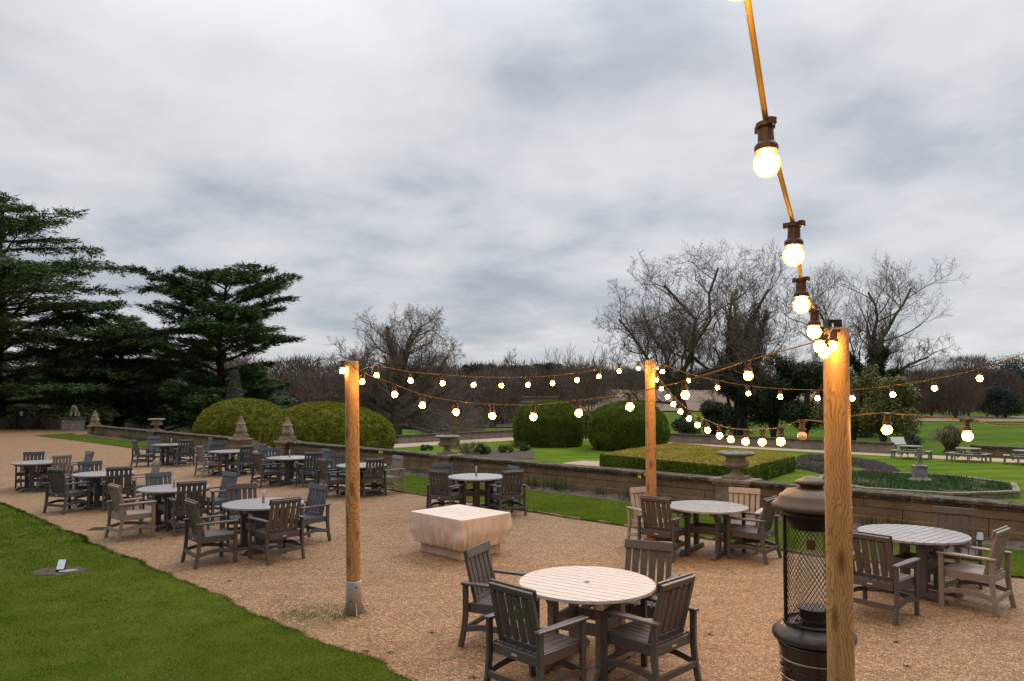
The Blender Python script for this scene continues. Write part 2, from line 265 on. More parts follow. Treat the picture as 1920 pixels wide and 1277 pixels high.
# ------------------------------------------------------------------ mesh helpers
class MB:
    def __init__(s): s.v = []; s.f = []
    def add(s, verts, faces):
        o = len(s.v); s.v.extend([tuple(map(float, p)) for p in verts]); s.f.extend([tuple(i+o for i in f) for f in faces]); return s
    def box(s, x0, x1, y0, y1, z0, z1, M=None):
        vs = [(x, y, z) for z in (z0, z1) for y in (y0, y1) for x in (x0, x1)]
        if M: vs = [tuple(M @ Vector(p)) for p in vs]
        return s.add(vs, [(0, 2, 3, 1), (4, 5, 7, 6), (0, 1, 5, 4), (2, 6, 7, 3), (0, 4, 6, 2), (1, 3, 7, 5)])
    def beam(s, a, b, w, h, up=(0, 0, 1)):
        a = Vector(a); b = Vector(b); d = (b-a).normalized(); u = Vector(up)
        sx = d.cross(u)
        if sx.length < 1e-4: sx = d.cross(Vector((0, 1, 0)))
        sx.normalize(); uu = sx.cross(d).normalized(); sx *= w/2; uu *= h/2
        vs = []
        for p in (a, b): vs += [p-sx-uu, p+sx-uu, p+sx+uu, p-sx+uu]
        return s.add(vs, [(0, 1, 2, 3), (7, 6, 5, 4), (0, 4, 5, 1), (1, 5, 6, 2), (2, 6, 7, 3), (3, 7, 4, 0)])
    def prism(s, poly, z0, z1):
        n = len(poly)
        vs = [(x, y, z0) for x, y in poly]+[(x, y, z1) for x, y in poly]
        return s.add(vs, [tuple(range(n-1, -1, -1)), tuple(range(n, 2*n))]+[(i, (i+1) % n, n+(i+1) % n, n+i) for i in range(n)])
    def lathe(s, prof, seg=32, c=(0, 0, 0), mod=None, cap=True, rot=0):
        vs = []
        for z, r in prof:
            for k in range(seg):
                a = rot+2*math.pi*k/seg; rr = r*(mod(z, a) if mod else 1)
                vs.append((c[0]+rr*math.cos(a), c[1]+rr*math.sin(a), c[2]+z))
        fs = [(i*seg+k, i*seg+(k+1) % seg, (i+1)*seg+(k+1) % seg, (i+1)*seg+k) for i in range(len(prof)-1) for k in range(seg)]
        if cap: fs += [tuple(range(seg-1, -1, -1)), tuple((len(prof)-1)*seg+k for k in range(seg))]
        return s.add(vs, fs)
    def tube(s, pts, r, seg=8, flat=1.0):
        n = len(pts); P = [Vector(p) for p in pts]; rr = r if hasattr(r, '__len__') else [r]*n; vs = []
        for i in range(n):
            d = (P[min(i+1, n-1)]-P[max(i-1, 0)]).normalized()
            u = Vector((0, 0, 1)) if abs(d.z) < .95 else Vector((0, 1, 0))
            sx = d.cross(u).normalized(); uu = sx.cross(d)
            for k in range(seg):
                a = 2*math.pi*k/seg; vs.append(P[i]+sx*math.cos(a)*rr[i]*flat+uu*math.sin(a)*rr[i])
        fs = [(i*seg+k, i*seg+(k+1) % seg, (i+1)*seg+(k+1) % seg, (i+1)*seg+k) for i in range(n-1) for k in range(seg)]
        fs += [tuple(range(seg-1, -1, -1)), tuple((n-1)*seg+k for k in range(seg))]
        return s.add(vs, fs)
    def build(s, name, mat, parent=None, smooth=False, bevel=0, loc=None, rotz=0):
        me = bpy.data.meshes.new(name); me.from_pydata(s.v, [], s.f); me.validate(); me.materials.append(mat)
        if smooth: me.polygons.foreach_set('use_smooth', [True]*len(me.polygons))
        o = bpy.data.objects.new(name, me); COL.objects.link(o)
        if parent: o.parent = parent
        if loc: o.location = loc
        o.rotation_euler.z = rotz
        if bevel:
            b = o.modifiers.new('bevel', 'BEVEL'); b.width = bevel; b.segments = 2; b.limit_method = 'ANGLE'; b.angle_limit = R(40)
        if smooth == 'auto': pass
        return o

def np_mesh(name, V, Q, mat, parent=None, smooth=False):
    """V (n,3) float, Q (m,k) int, all faces of k corners"""
    V = np.asarray(V, np.float32); Q = np.asarray(Q, np.int32); k = Q.shape[1]
    me = bpy.data.meshes.new(name); me.vertices.add(len(V)); me.vertices.foreach_set('co', V.ravel())
    me.loops.add(Q.size); me.loops.foreach_set('vertex_index', Q.ravel())
    me.polygons.add(len(Q)); me.polygons.foreach_set('loop_start', np.arange(0, Q.size, k, dtype=np.int32))
    try: me.polygons.foreach_set('loop_total', np.full(len(Q), k, np.int32))
    except Exception: pass
    me.update(calc_edges=True); me.materials.append(mat)
    if smooth: me.polygons.foreach_set('use_smooth', [True]*len(Q))
    o = bpy.data.objects.new(name, me); COL.objects.link(o)
    if parent: o.parent = parent
    return o
def unit(a): return a/np.maximum(np.linalg.norm(a, axis=-1, keepdims=True), 1e-9)
def blades(P, D, L, W, roll=None):
    """one pointed triangle per point: base centre P, direction D, length L, width W"""
    n = len(P); D = unit(D); r = unit(rng.normal(size=(n, 3))) if roll is None else roll
    S = unit(np.cross(D, r)); L = np.broadcast_to(L, (n,))[:, None]; W = np.broadcast_to(W, (n,))[:, None]
    V = np.empty((n, 3, 3)); V[:, 0] = P-S*W/2; V[:, 1] = P+S*W/2; V[:, 2] = P+D*L
    return V.reshape(-1, 3), np.arange(3*n).reshape(n, 3)
def leaves(P, Nrm, L, W):
    """one rhombic leaf per point lying about normal Nrm"""
    n = len(P); r = unit(rng.normal(size=(n, 3))); A = unit(np.cross(Nrm, r)); B = np.cross(unit(Nrm), A)
    L = np.broadcast_to(L, (n,))[:, None]; W = np.broadcast_to(W, (n,))[:, None]
    V = np.empty((n, 4, 3)); V[:, 0] = P-A*L/2; V[:, 1] = P-B*W/2; V[:, 2] = P+A*L/2; V[:, 3] = P+B*W/2
    return V.reshape(-1, 3), np.arange(4*n).reshape(n, 4)
def tubes_np(segs, k):
    S = np.array(segs, float); P0, P1, r0, r1 = S[:, :3], S[:, 3:6], S[:, 6], S[:, 7]
    D = unit(P1-P0); ref = np.where(np.abs(D[:, 2:3]) < .9, [[0, 0, 1.]], [[1., 0, 0]]); A = unit(np.cross(D, ref)); B = np.cross(D, A)
    n = len(S); V = np.empty((n, 2, k, 3))
    for j in range(k):
        a = 2*math.pi*j/k; o = A*math.cos(a)+B*math.sin(a)
        V[:, 0, j] = P0+o*r0[:, None]; V[:, 1, j] = P1+o*r1[:, None]
    base = (np.arange(n)*2*k)[:, None]; Q = []
    for j in range(k):
        Q.append(np.hstack([base+j, base+(j+1) % k, base+k+(j+1) % k, base+k+j]))
    return V.reshape(-1, 3), np.concatenate(Q)
def sample_tris(V, T, n):
    A, B, C = V[T[:, 0]], V[T[:, 1]], V[T[:, 2]]; cr = np.cross(B-A, C-A); ar = np.linalg.norm(cr, axis=1)
    i = rng.choice(len(T), n, p=ar/ar.sum()); u = rng.random((n, 1)); v = rng.random((n, 1)); f = u+v > 1; u = np.where(f, 1-u, u); v = np.where(f, 1-v, v)
    return A[i]+(B[i]-A[i])*u+(C[i]-A[i])*v, unit(cr[i])
def mesh_tris(o):
    me = o.data; V = np.empty(len(me.vertices)*3); me.vertices.foreach_get('co', V); me.calc_loop_triangles()
    T = np.empty(len(me.loop_triangles)*3, int); me.loop_triangles.foreach_get('vertices', T); return V.reshape(-1, 3), T.reshape(-1, 3)

def empty(name, loc=(0, 0, 0), rotz=0):
    o = bpy.data.objects.new(name, None); o.empty_display_size = .2; COL.objects.link(o); o.location = loc; o.rotation_euler.z = rotz; return o
def tag(o, label=None, cat=None, group=None, kind=None):
    if label: o['label'] = label
    if cat: o['category'] = cat
    if group: o['group'] = group
    if kind: o['kind'] = kind
    return o
def copy_tree(o, parent=None):
    c = o.copy(); COL.objects.link(c)
    if parent: c.parent = parent
    for ch in list(o.children): copy_tree(ch, c)
    return c
def struct(o): return tag(o, kind='structure')
# ------------------------------------------------------------------ world and light
SKYZ = 4.44
def build_world():
    w = bpy.data.worlds.new('World'); scn.world = w; w.use_nodes = True; nt = w.node_tree; nt.nodes.clear()
    out = N(nt, 'ShaderNodeOutputWorld'); sky = N(nt, 'ShaderNodeTexSky'); sky.sky_type = 'NISHITA'; sky.sun_disc = False
    sky.sun_elevation = R(48); sky.sun_rotation = R(35)
    t = N(nt, 'ShaderNodeTexCoord'); s = N(nt, 'ShaderNodeSeparateXYZ'); nt.links.new(t.outputs['Generated'], s.inputs[0])
    def M(op, a, b=None, c=None, clamp=False):
        k = N(nt, 'ShaderNodeMath', operation=op); k.use_clamp = clamp
        for i, x in enumerate((a, b, c)):
            if x is None: continue
            if isinstance(x, (int, float)): k.inputs[i].default_value = x
            else: nt.links.new(x, k.inputs[i])
        return k.outputs[0]
    z = M('ADD', M('MAXIMUM', s.outputs[2], 0.0), .20)
    X = M('DIVIDE', s.outputs[0], z); Y = M('DIVIDE', s.outputs[1], z)
    cb = N(nt, 'ShaderNodeCombineXYZ'); nt.links.new(X, cb.inputs[0]); nt.links.new(Y, cb.inputs[1]); cb.inputs[2].default_value = SKYZ
    big = noise_t(nt, cb.outputs[0], .80, 6, .55, .0)
    mp = N(nt, 'ShaderNodeMapping'); mp.inputs['Location'].default_value = (4.2, 1.3, 0); nt.links.new(cb.outputs[0], mp.inputs[0])
    fine = noise_t(nt, mp.outputs[0], 2.2, 7, .55, .15)
    f = M('ADD', M('MULTIPLY', big.outputs[0], .60), M('MULTIPLY', fine.outputs[0], .40))
    cl = ramp(nt, f, [(.36, (.36, .40, .45)), (.43, (.45, .485, .53)), (.48, (.56, .585, .62)), (.54, (.65, .665, .69)), (.64, (.755, .76, .775))]).outputs[0]
    # a paler, flatter band low over the horizon
    hz = ramp(nt, s.outputs[2], [(.0, (.75, .75, .75)), (.22, (0, 0, 0))]).outputs[0]
    low = ramp(nt, fine.outputs[0], [(.38, (.46, .49, .53)), (.62, (.68, .68, .70))]).outputs[0]
    c = mixc(nt, hz, cl, low)
    # overcast light: brightest high up, dimmer from the side of the house behind the terrace
    up = M('MULTIPLY_ADD', M('MAXIMUM', M('SUBTRACT', s.outputs[2], .42), 0), 3.2, 1.0)
    bk = M('MULTIPLY_ADD', M('MAXIMUM', M('MULTIPLY', s.outputs[1], -1), 0), -.80, 1.0)
    b1 = N(nt, 'ShaderNodeBackground'); nt.links.new(sky.outputs[0], b1.inputs[0]); b1.inputs[1].default_value = .1
    b2 = N(nt, 'ShaderNodeBackground'); nt.links.new(c, b2.inputs[0]); nt.links.new(M('MULTIPLY', up, bk), b2.inputs[1])
    mx = N(nt, 'ShaderNodeMixShader'); mx.inputs[0].default_value = .93
    nt.links.new(b1.outputs[0], mx.inputs[1]); nt.links.new(b2.outputs[0], mx.inputs[2]); nt.links.new(mx.outputs[0], out.inputs[0])
    ld = bpy.data.lights.new('sun', 'SUN'); ld.energy = 1.1; ld.angle = R(22); ld.color = (1, .96, .9)
    lo = bpy.data.objects.new('sun', ld); COL.objects.link(lo)
    az, el = R(35), R(48); d = Vector((math.sin(az)*math.cos(el), math.cos(az)*math.cos(el), math.sin(el)))
    lo.rotation_euler = d.to_track_quat('Z', 'Y').to_euler()
build_world()
vs = scn.view_settings; vs.view_transform = 'Standard'; vs.look = 'None'; vs.exposure = 0.12; vs.gamma = 1
scn.cycles.max_bounces = 5; scn.cycles.diffuse_bounces = 2; scn.cycles.glossy_bounces = 2; scn.cycles.transmission_bounces = 4
scn.cycles.transparent_max_bounces = 4; scn.cycles.sample_clamp_indirect = 3; scn.cycles.caustics_reflective = False; scn.cycles.caustics_refractive = False

# ------------------------------------------------------------------ survey of the place
GZ = -1.2
P0 = Vector((0.0, 20.5, 0)); U = Vector((-.7200, .694, 0)).normalized(); V_ = Vector((-U.y, U.x, 0)); 
V_ = -V_ if V_.y > 0 else V_             # V_ points from the wall towards the terrace
WROT = math.atan2(U.y, U.x)
def wall_t(px, py=855):
    d = ray(px, py); r = d[0]/d[1]; return (r*P0.y-P0.x)/(U.x-r*U.y)
def wp(t, o=0, z=0): p = P0+U*t+V_*o; return (p.x, p.y, z)
def sst(a, b, x): x = min(1, max(0, (x-a)/(b-a))); return x*x*(3-2*x)
def terr(x, y):
    h = GZ-.15-1.45*sst(60, 100, y)+9.0*sst(185, 450, y)+9*sst(450, 900, y)
    h += .7*math.sin(x*.013+1)*sst(90, 300, y)+ sst(-45, -120, x)*4*sst(60, 200, y)
    return h
POSTS = {'left': ((659.5, 677), (663, 1145), 8.06), 'mid': ((1218.5, 675), (1222, 1038), 11.0), 'right': ((1567, 615), (1577, 1277), 4.55)}
LB = on_z(663, 1142, 0)
MAT['gravel'] = gravel(LB)

def poly_obj(name, pts, z, mat, thick=0):
    mb = MB(); pts = list(pts); ar = sum(pts[i-1][0]*pts[i][1]-pts[i][0]*pts[i-1][1] for i in range(len(pts)))
    if ar < 0: pts = pts[::-1]
    if thick: mb.prism([(p[0], p[1]) for p in pts], z-thick, z)
    else: mb.add([(p[0], p[1], z) for p in pts], [tuple(range(len(pts)))])
    return mb.build(name, mat)

# terrain out to the horizon
xs = np.concatenate([-np.geomspace(60, 1500, 26)[::-1], np.linspace(-56, 56, 57), np.geomspace(60, 1500, 26)])
ys = np.concatenate([[-80, -40, -10], np.linspace(0, 120, 61), np.geomspace(124, 2400, 70)])
Vt = [(x, y, terr(x, y)) for y in ys for x in xs]; nx = len(xs)
Qt = [(j*nx+i, j*nx+i+1, (j+1)*nx+i+1, (j+1)*nx+i) for j in range(len(ys)-1) for i in range(nx-1)]
struct(np_mesh('ground', Vt, Qt, MAT['park'], smooth=True))
def drape(name, c4, mat, dz, n=24, m=12):
    a, b, c, d = [Vector((p[0], p[1], 0)) for p in c4]; V = []; 
    for j in range(m+1):
        for i in range(n+1):
            p = (a.lerp(b, i/n)).lerp(d.lerp(c, i/n), j/m)
            V.append((p.x, p.y, terr(p.x, p.y)+dz))
    Q = [(j*(n+1)+i, j*(n+1)+i+1, (j+1)*(n+1)+i+1, (j+1)*(n+1)+i) for j in range(m) for i in range(n)]
    return struct(np_mesh(name, V, Q, mat, smooth=True))
drape('ploughed_field', [(14, 212), (120, 222), (230, 448), (-10, 448)], MAT['field'], .35)
drape('rough_grass', [(84, 148), (180, 140), (240, 186), (90, 190)], MAT['rough'], .15)
drape('woodland_floor', [(-190, 95), (4, 122), (2, 330), (-320, 330)], MAT['floor'], .15)
drape('meadow', [(-16, 236), (-6, 236), (-4, 300), (-24, 300)], MAT['park'], .5)

# terrace
lion = on_z(137, 806.8, 0)
T_F1 = wall_t(178, 800); T_F2 = wall_t(452, 820); T_F3 = wall_t(539, 828)
lw = [(lion[0]-.3, lion[1]+.5), on_z(84, 801.5, 0)[:2], on_z(40, 801.0, 0)[:2], on_z(-60, 804.5, 0)[:2], on_z(-260, 812, 0)[:2]]
terr_poly = [wp(-30), wp(T_F1), (lion[0]+1.0, lion[1]+2.0)]+[(p[0], p[1]+.2) for p in lw]+[(-90, 45), (-90, -25), (45, -25)]
struct(poly_obj('terrace_gravel', terr_poly, 0, MAT['gravel']))
struct(poly_obj('terrace_bank', [(p[0], p[1]) for p in terr_poly], -.02, MAT['soil'], thick=1.6))

def edge_pts(pts, step=.16, amp=.05, sc=1.3):
    out = []
    for a, b in zip(pts[:-1], pts[1:]):
        A = Vector((a[0], a[1])); B = Vector((b[0], b[1])); n = max(1, int((B-A).length/step)); d = (B-A).normalized(); q = Vector((-d.y, d.x))
        for i in range(n):
            p = A.lerp(B, i/n); k = noise.fractal(Vector((p.x*sc, p.y*sc, 0)), .8, 2.1, 4)*amp
            out.append((p.x+q.x*k, p.y+q.y*k))
    out.append((pts[-1][0], pts[-1][1])); return out
e1 = [on_z(x, 945+.4363*x, 0)[:2] for x in (-330, -200, -60, 120, 300, 500, 760, 1300, 2600)]
lawn_edge = edge_pts(e1, .09, .10, 1.9)
left_lawn = lawn_edge+[(9, -6), (-60, -6), (-70, e1[0][1])]
struct(poly_obj('left_lawn', left_lawn, .03, MAT['grass'], thick=.06))
strip_edge = edge_pts([on_z(x, y, 0)[:2] for x, y in ((67, 817.3), (170, 830), (280, 845), (450, 875), (600, 899.6), (760, 924), (980, 958), (1181, 989), (1560, 1047), (1920, 1103-18), (2500, 1180), (3400, 1310))], .14, .06)
BED0, BED1 = .17, 1.15
tail = [wp(-19, BED1), wp(T_F3+.2, BED1), wp(T_F2-.2, BED1), wp(T_F1-.6, BED1), on_z(135, 812.6, 0)]
struct(poly_obj('terrace_lawn', strip_edge+[(p[0], p[1]) for p in tail], .03, MAT['grass'], thick=.06))
mb = MB()
for i in range(0, len(strip_edge)-1):
    if rng.random() < .35: continue
    a, b = strip_edge[i], strip_edge[i+1]; k = rng.random()*.012
    mb.beam((a[0], a[1], .008+k), (b[0], b[1], .008+k), .045, .05)
struct(mb.build('lawn_edging', MAT['brickedge']))
for nm, t0, t1 in (('soil_bed', -19, T_F3-.4), ('soil_bed', T_F2+.4, T_F1-.4)):
    n = 90; V = []; 
    for i in range(n+1):
        for j in range(7):
            t = t0+(t1-t0)*i/n; o = BED0+(BED1+.03-BED0)*j/6; p = wp(t, o)
            V.append((p[0], p[1], .02+.05*noise.noise(Vector((p[0]*3, p[1]*3, 0)))+.03*math.sin(math.pi*j/6)))
    Q = [(i*7+j, i*7+j+1, (i+1)*7+j+1, (i+1)*7+j) for i in range(n) for j in range(6)]
    struct(np_mesh(nm, V, Q, MAT['soil'], smooth=True))
# gravel path across the lawn strip to the steps
struct(poly_obj('gravel_path', [wp(T_F3+.35, -.2), wp(T_F2-.35, -.2), wp(T_F2-.35, 3.6), wp(T_F3+.35, 3.6)], .036, MAT['gravel']))

# ------------------------------------------------------------------ grass blades
def in_poly(P, poly):
    x, y = P[:, 0], P[:, 1]; c = np.zeros(len(P), bool); n = len(poly)
    A = np.array([(p[0], p[1]) for p in poly]); Bp = np.roll(A, -1, 0)
    for (x0, y0), (x1, y1) in zip(A, Bp):
        if y0 == y1: continue
        k = ((y0 > y) != (y1 > y)) & (x < (x1-x0)*(y-y0)/(y1-y0)+x0); c ^= k
    return c
PATCH = on_z(113, 1071, .03)
def grass_on(poly, n, rmin, rmax, a0, a1, z, L, W, lean=.45, fringe=None):
    r = np.exp(rng.uniform(math.log(rmin), math.log(rmax), n)); a = rng.uniform(a0, a1, n)
    P = np.stack([r*np.sin(a), r*np.cos(a), np.full(n, z)], 1); P = P[in_poly(P, poly)]; r = np.linalg.norm(P[:, :2], axis=1)
    if fringe is not None:
        E = np.array(fringe); i = rng.integers(0, len(E)-1, len(P)//7); u = rng.random((len(i), 1)); Q = E[i]*(1-u)+E[i+1]*u
        Q = Q+rng.normal(scale=.02, size=Q.shape); P = np.vstack([P, np.hstack([Q, np.full((len(Q), 1), z)])]); r = np.linalg.norm(P[:, :2], axis=1)
    P = P[((P[:, 0]-PATCH[0])/.36)**2+((P[:, 1]-PATCH[1])/.30)**2 > 1]; r = np.linalg.norm(P[:, :2], axis=1)
    D = rng.normal(size=(len(P), 3))*lean; D[:, 2] = 1
    k = np.clip(r/9, .8, 5)
    return blades(P, D, L*rng.uniform(.5, 1.2, len(P))*np.clip(k, 1, 1.6), W*k)
EL = [p for p in lawn_edge if 3 < p[1] < 26]
V, T = grass_on(left_lawn, 420000, 4.2, 24, R(-42), R(5), .026, .023, .0052, fringe=EL)
tag(np_mesh('grass', V, T, MAT['blade']), kind='stuff')
ES = [p for p in strip_edge if 7 < p[1] < 45]
V, T = grass_on(strip_edge+[(p[0], p[1]) for p in tail], 190000, 9, 60, R(-36), R(42), .026, .022, .005, fringe=ES)
tag(np_mesh('grass', V, T, MAT['blade']), kind='stuff')
# moss tufts by the post foot and a few weeds in the gravel
def tuft_pts(c, s, n):
    P = np.zeros((n, 3)); P[:, 0] = c[0]+rng.normal(scale=s, size=n); P[:, 1] = c[1]+rng.normal(scale=s*.8, size=n); return P
P = np.vstack([tuft_pts((LB[0]-.5, LB[1]-.15), .22, 900), tuft_pts((LB[0]-.05, LB[1]-.30), .12, 350), tuft_pts((LB[0]-.9, LB[1]+.25), .16, 200), tuft_pts((LB[0], LB[1]), .14, 260)])
D = rng.normal(size=(len(P), 3))*.6; D[:, 2] = 1
V, T = blades(P, D, .014*rng.uniform(.5, 1.4, len(P)), .008); tag(np_mesh('moss', V, T, MAT['iris']), kind='stuff')
Ps = [tuft_pts(on_z(*q, 0), .018, 40) for q in ((887, 1272), (688, 1222), (732, 1225), (810, 1187), (1052, 1245), (940, 1120), (1330, 1190), (1700, 1250), (300, 1010), (430, 1090), (1680, 1205))]
P = np.vstack(Ps); D = rng.normal(size=(len(P), 3))*.7; D[:, 2] = 1
V, T = blades(P, D, .022*rng.uniform(.5, 1.4, len(P)), .006); tag(np_mesh('weeds', V, T, MAT['iris']), kind='stuff')
# loose pebbles
n = 26000; r = np.exp(rng.uniform(math.log(4.3), math.log(15), n)); a = rng.uniform(R(-36), R(38), n)
P = np.stack([r*np.sin(a), r*np.cos(a), np.full(n, .001)], 1); P = P[~in_poly(P, left_lawn)]
n = len(P); s = rng.uniform(.005, .012, (n, 1)); base = np.array([[1, 0, 0], [0, 1, 0], [-1, 0, 0], [0, -1, 0], [0, 0, .75]])
th = rng.uniform(0, 6.3, n); c, sn = np.cos(th), np.sin(th); Bx = np.stack([base[:, 0][None]*c[:, None]-base[:, 1][None]*sn[:, None]*.7, base[:, 0][None]*sn[:, None]+base[:, 1][None]*c[:, None]*.7, np.broadcast_to(base[:, 2], (n, 5))], 2)
V = (P[:, None, :]+Bx*s[:, None, :]*1.0).reshape(-1, 3); T = (np.arange(n)[:, None, None]*5+np.array([[0, 1, 4], [1, 2, 4], [2, 3, 4], [3, 0, 4]])[None]).reshape(-1, 3)
MAT['pebble'] = leafy('loose_stones', [(.16, .095, .055), (.30, .19, .12), (.42, .29, .20), (.62, .50, .38)], 3, .85, .2)
tag(np_mesh('pebbles', V, T, MAT['pebble'], smooth=True), kind='stuff')

# ------------------------------------------------------------------ terrace walls
def wall_run(t0, t1, zb, zt, piers, label, group=None):
    root = empty('terrace_wall', wp(t0), WROT); L = t1-t0
    tag(root, label, 'wall')
    MB().box(0, L, -.16, .16, zb, zt-.13).build('wall_body', MAT['wall'], root)
    MB().box(0, L, .163, .215, zb, .16).build('plinth', MAT['wall'], root, bevel=.02)
    c = MB(); x = 0
    while x < L-.01:
        w = min(1.25+.3*rng.random(), L-x); w = L-x if L-x-w < .4 else w; j = (rng.random()-.5)*.012
        c.box(x+.004, x+w-.004, -.235, .235, zt-.075+j, zt+j); c.box(x+.004, x+w-.004, -.20, .20, zt-.13, zt-.073+j); x += w
    c.build('coping', MAT['coping'], root, bevel=.018)
    for p in piers:
        q = MB(); q.box(p-t0-.36, p-t0+.36, -.24, .262, zb, zt-.12); q.build('pier', MAT['stone'], root, bevel=.01)
        q = MB(); q.box(p-t0-.42, p-t0+.42, -.30, .32, zt-.118, zt-.06); q.box(p-t0-.46, p-t0+.46, -.34, .36, zt-.058, zt+.02); q.build('pier_cap', MAT['stone'], root, bevel=.015)
    return root
ZT = .62
TU2 = wall_t(838, 851); TU1 = wall_t(1380, 899); TU0 = wall_t(293, 806)
wall_run(-19, T_F3+.35, -1.3, ZT, [TU1, TU2], 'long brown sandstone terrace wall with lichened coping, from twin finials to right edge')
wall_run(T_F2-.35, T_F1+.3, -1.3, ZT-.05, [TU0], 'far stretch of terrace wall between the two further stone finials')
# curved wall at the far end with the lion pier
root = empty('curved_wall'); tag(root, 'pale curved stone wall at the far end of the gravel, behind the wooden stocks', 'wall')
pts = [(lion[0], lion[1]+.35)]+[(p[0], p[1]) for p in lw[1:]]
def smooth_pts(pts, k=8):
    out = []; n = len(pts)
    for i in range(n-1):
        p0, p1, p2, p3 = [Vector(pts[max(0, min(n-1, j))]) for j in (i-1, i, i+1, i+2)]
        for s in range(k):
            t = s/k; out.append(.5*((2*p1)+(-p0+p2)*t+(2*p0-5*p1+4*p2-p3)*t*t+(-p0+3*p1-3*p2+p3)*t**3))
    out.append(Vector(pts[-1])); return out
def ribbon_wall(path, w, z0, z1):
    mb = MB(); n = len(path); vs = []
    for i, p in enumerate(path):
        d = (path[min(n-1, i+1)]-path[max(0, i-1)]).normalized(); q = Vector((-d.y, d.x))*w/2
        vs += [(p.x-q.x, p.y-q.y, z0), (p.x+q.x, p.y+q.y, z0), (p.x+q.x, p.y+q.y, z1), (p.x-q.x, p.y-q.y, z1)]
    fs = [(4*i+k, 4*i+(k+1) % 4, 4*i+4+(k+1) % 4, 4*i+4+k) for i in range(n-1) for k in range(4)]+[(3, 2, 1, 0), (4*n-4, 4*n-3, 4*n-2, 4*n-1)]
    return mb.add(vs, fs)
sp = smooth_pts(pts)
ribbon_wall(sp, .3, -.3, .78).build('wall_body', MAT['pale_wall'], root)
ribbon_wall(sp, .46, .78, .92).build('coping', MAT['coping'], root)
r = empty('stone_pier', (lion[0], lion[1], 0), .15); tag(r, 'square pale stone pier carrying the seated lion', 'pier')
MB().box(-.62, .62, -.45, .45, 0, .82).build('shaft', MAT['greystone'], r, bevel=.02); MB().box(-.72, .72, -.55, .55, .822, .97).build('cap', MAT['coping'], r, bevel=.02)

def skin_figure(name, verts, edges, radii, mat, parent=None, sub=2, root=0, loc=None, rotz=0):
    me = bpy.data.meshes.new(name); me.from_pydata(verts, edges, []); me.materials.append(mat)
    o = bpy.data.objects.new(name, me); COL.objects.link(o)
    if parent: o.parent = parent
    if loc: o.location = loc
    o.rotation_euler.z = rotz
    sk = o.modifiers.new('skin', 'SKIN'); sk.use_smooth_shade = True
    for i, rr in enumerate(radii):
        rr = rr if isinstance(rr, tuple) else (rr, rr); me.skin_vertices[0].data[i].radius = rr; me.skin_vertices[0].data[i].use_root = (i == root)
    s = o.modifiers.new('sub', 'SUBSURF'); s.levels = sub; s.render_levels = sub
    return o
# seated lion facing the terrace
lv = [(0, .25, .22), (0, .05, .38), (0, -.12, .56), (0, -.22, .74), (0, -.40, .74), (.14, -.15, .42), (.15, -.30, .18), (.15, -.40, .05), (-.14, -.15, .42), (-.15, -.30, .18), (-.15, -.40, .05), (.24, .22, .16), (.27, -.06, .07), (-.24, .22, .16), (-.27, -.06, .07)]
le = [(0, 1), (1, 2), (2, 3), (3, 4), (2, 5), (5, 6), (6, 7), (2, 8), (8, 9), (9, 10), (0, 11), (11, 12), (0, 13), (13, 14)]
lr = [.24, .24, .27, .25, .11, .12, .07, .08, .12, .07, .08, .15, .08, .15, .08]
o = skin_figure('lion_statue', lv, le, lr, MAT['stone'], loc=(lion[0], lion[1]+.1, .97), rotz=.35); tag(o, 'small seated stone lion on top of the square pier', 'statue')

# finials
def finial(px, py, zb, label):
    t = wall_t(px, py); root = empty('stone_finial', wp(t, 0, zb), WROT); tag(root, label, 'finial', 'stone finials on the wall ends')
    q = MB(); q.box(-.32, .32, -.30, .30, 0, .05); q.box(-.27, .27, -.25, .25, .052, .17); q.box(-.225, .225, -.21, .21, .172, .22); q.build('base', MAT['stone'], root, bevel=.015)
    q = MB(); q.lathe([(.222, .19), (.27, .235), (.36, .245), (.50, .205), (.60, .165), (.62, .165)], 32, mod=lambda z, a: 1+.07*math.cos(4*a)-.05*abs(math.cos(8*a))); q.build('body', MAT['stone'], root)
    q = MB(); q.lathe([(.622, .22), (.65, .235), (.67, .19)], 4, rot=math.pi/4); q.lathe([(.672, .185), (.93, .055), (.955, .06), (.985, .02)], 4, rot=math.pi/4); q.build('spire', MAT['stone'], root)
    return root
finial(539, 828, ZT, 'stone finial in front of the nearer clipped dome, nearest along the wall')
finial(452, 820, ZT-.05, 'stone finial standing against the further of the two left clipped domes')
finial(178, 800, ZT-.05, 'smallest, furthest stone finial, standing beside the lion pier')
# end piers below the finials
for t, lab in ((T_F3, 'stone pier under the nearest finial at the end of the long wall'), (T_F2, 'stone pier under the middle finial beside the steps'), (T_F1, 'stone pier under the furthest finial')):
    r = empty('stone_pier', wp(t), WROT); tag(r, lab, 'pier')
    MB().box(-.37, .37, -.33, .33, -1.3, (ZT if t == T_F3 else ZT-.05)-.08).build('shaft', MAT['wall'], r, bevel=.01)
    MB().box(-.44, .44, -.40, .40, (ZT if t == T_F3 else ZT-.05)-.078, (ZT if t == T_F3 else ZT-.05)).build('cap', MAT['stone'], r, bevel=.012)
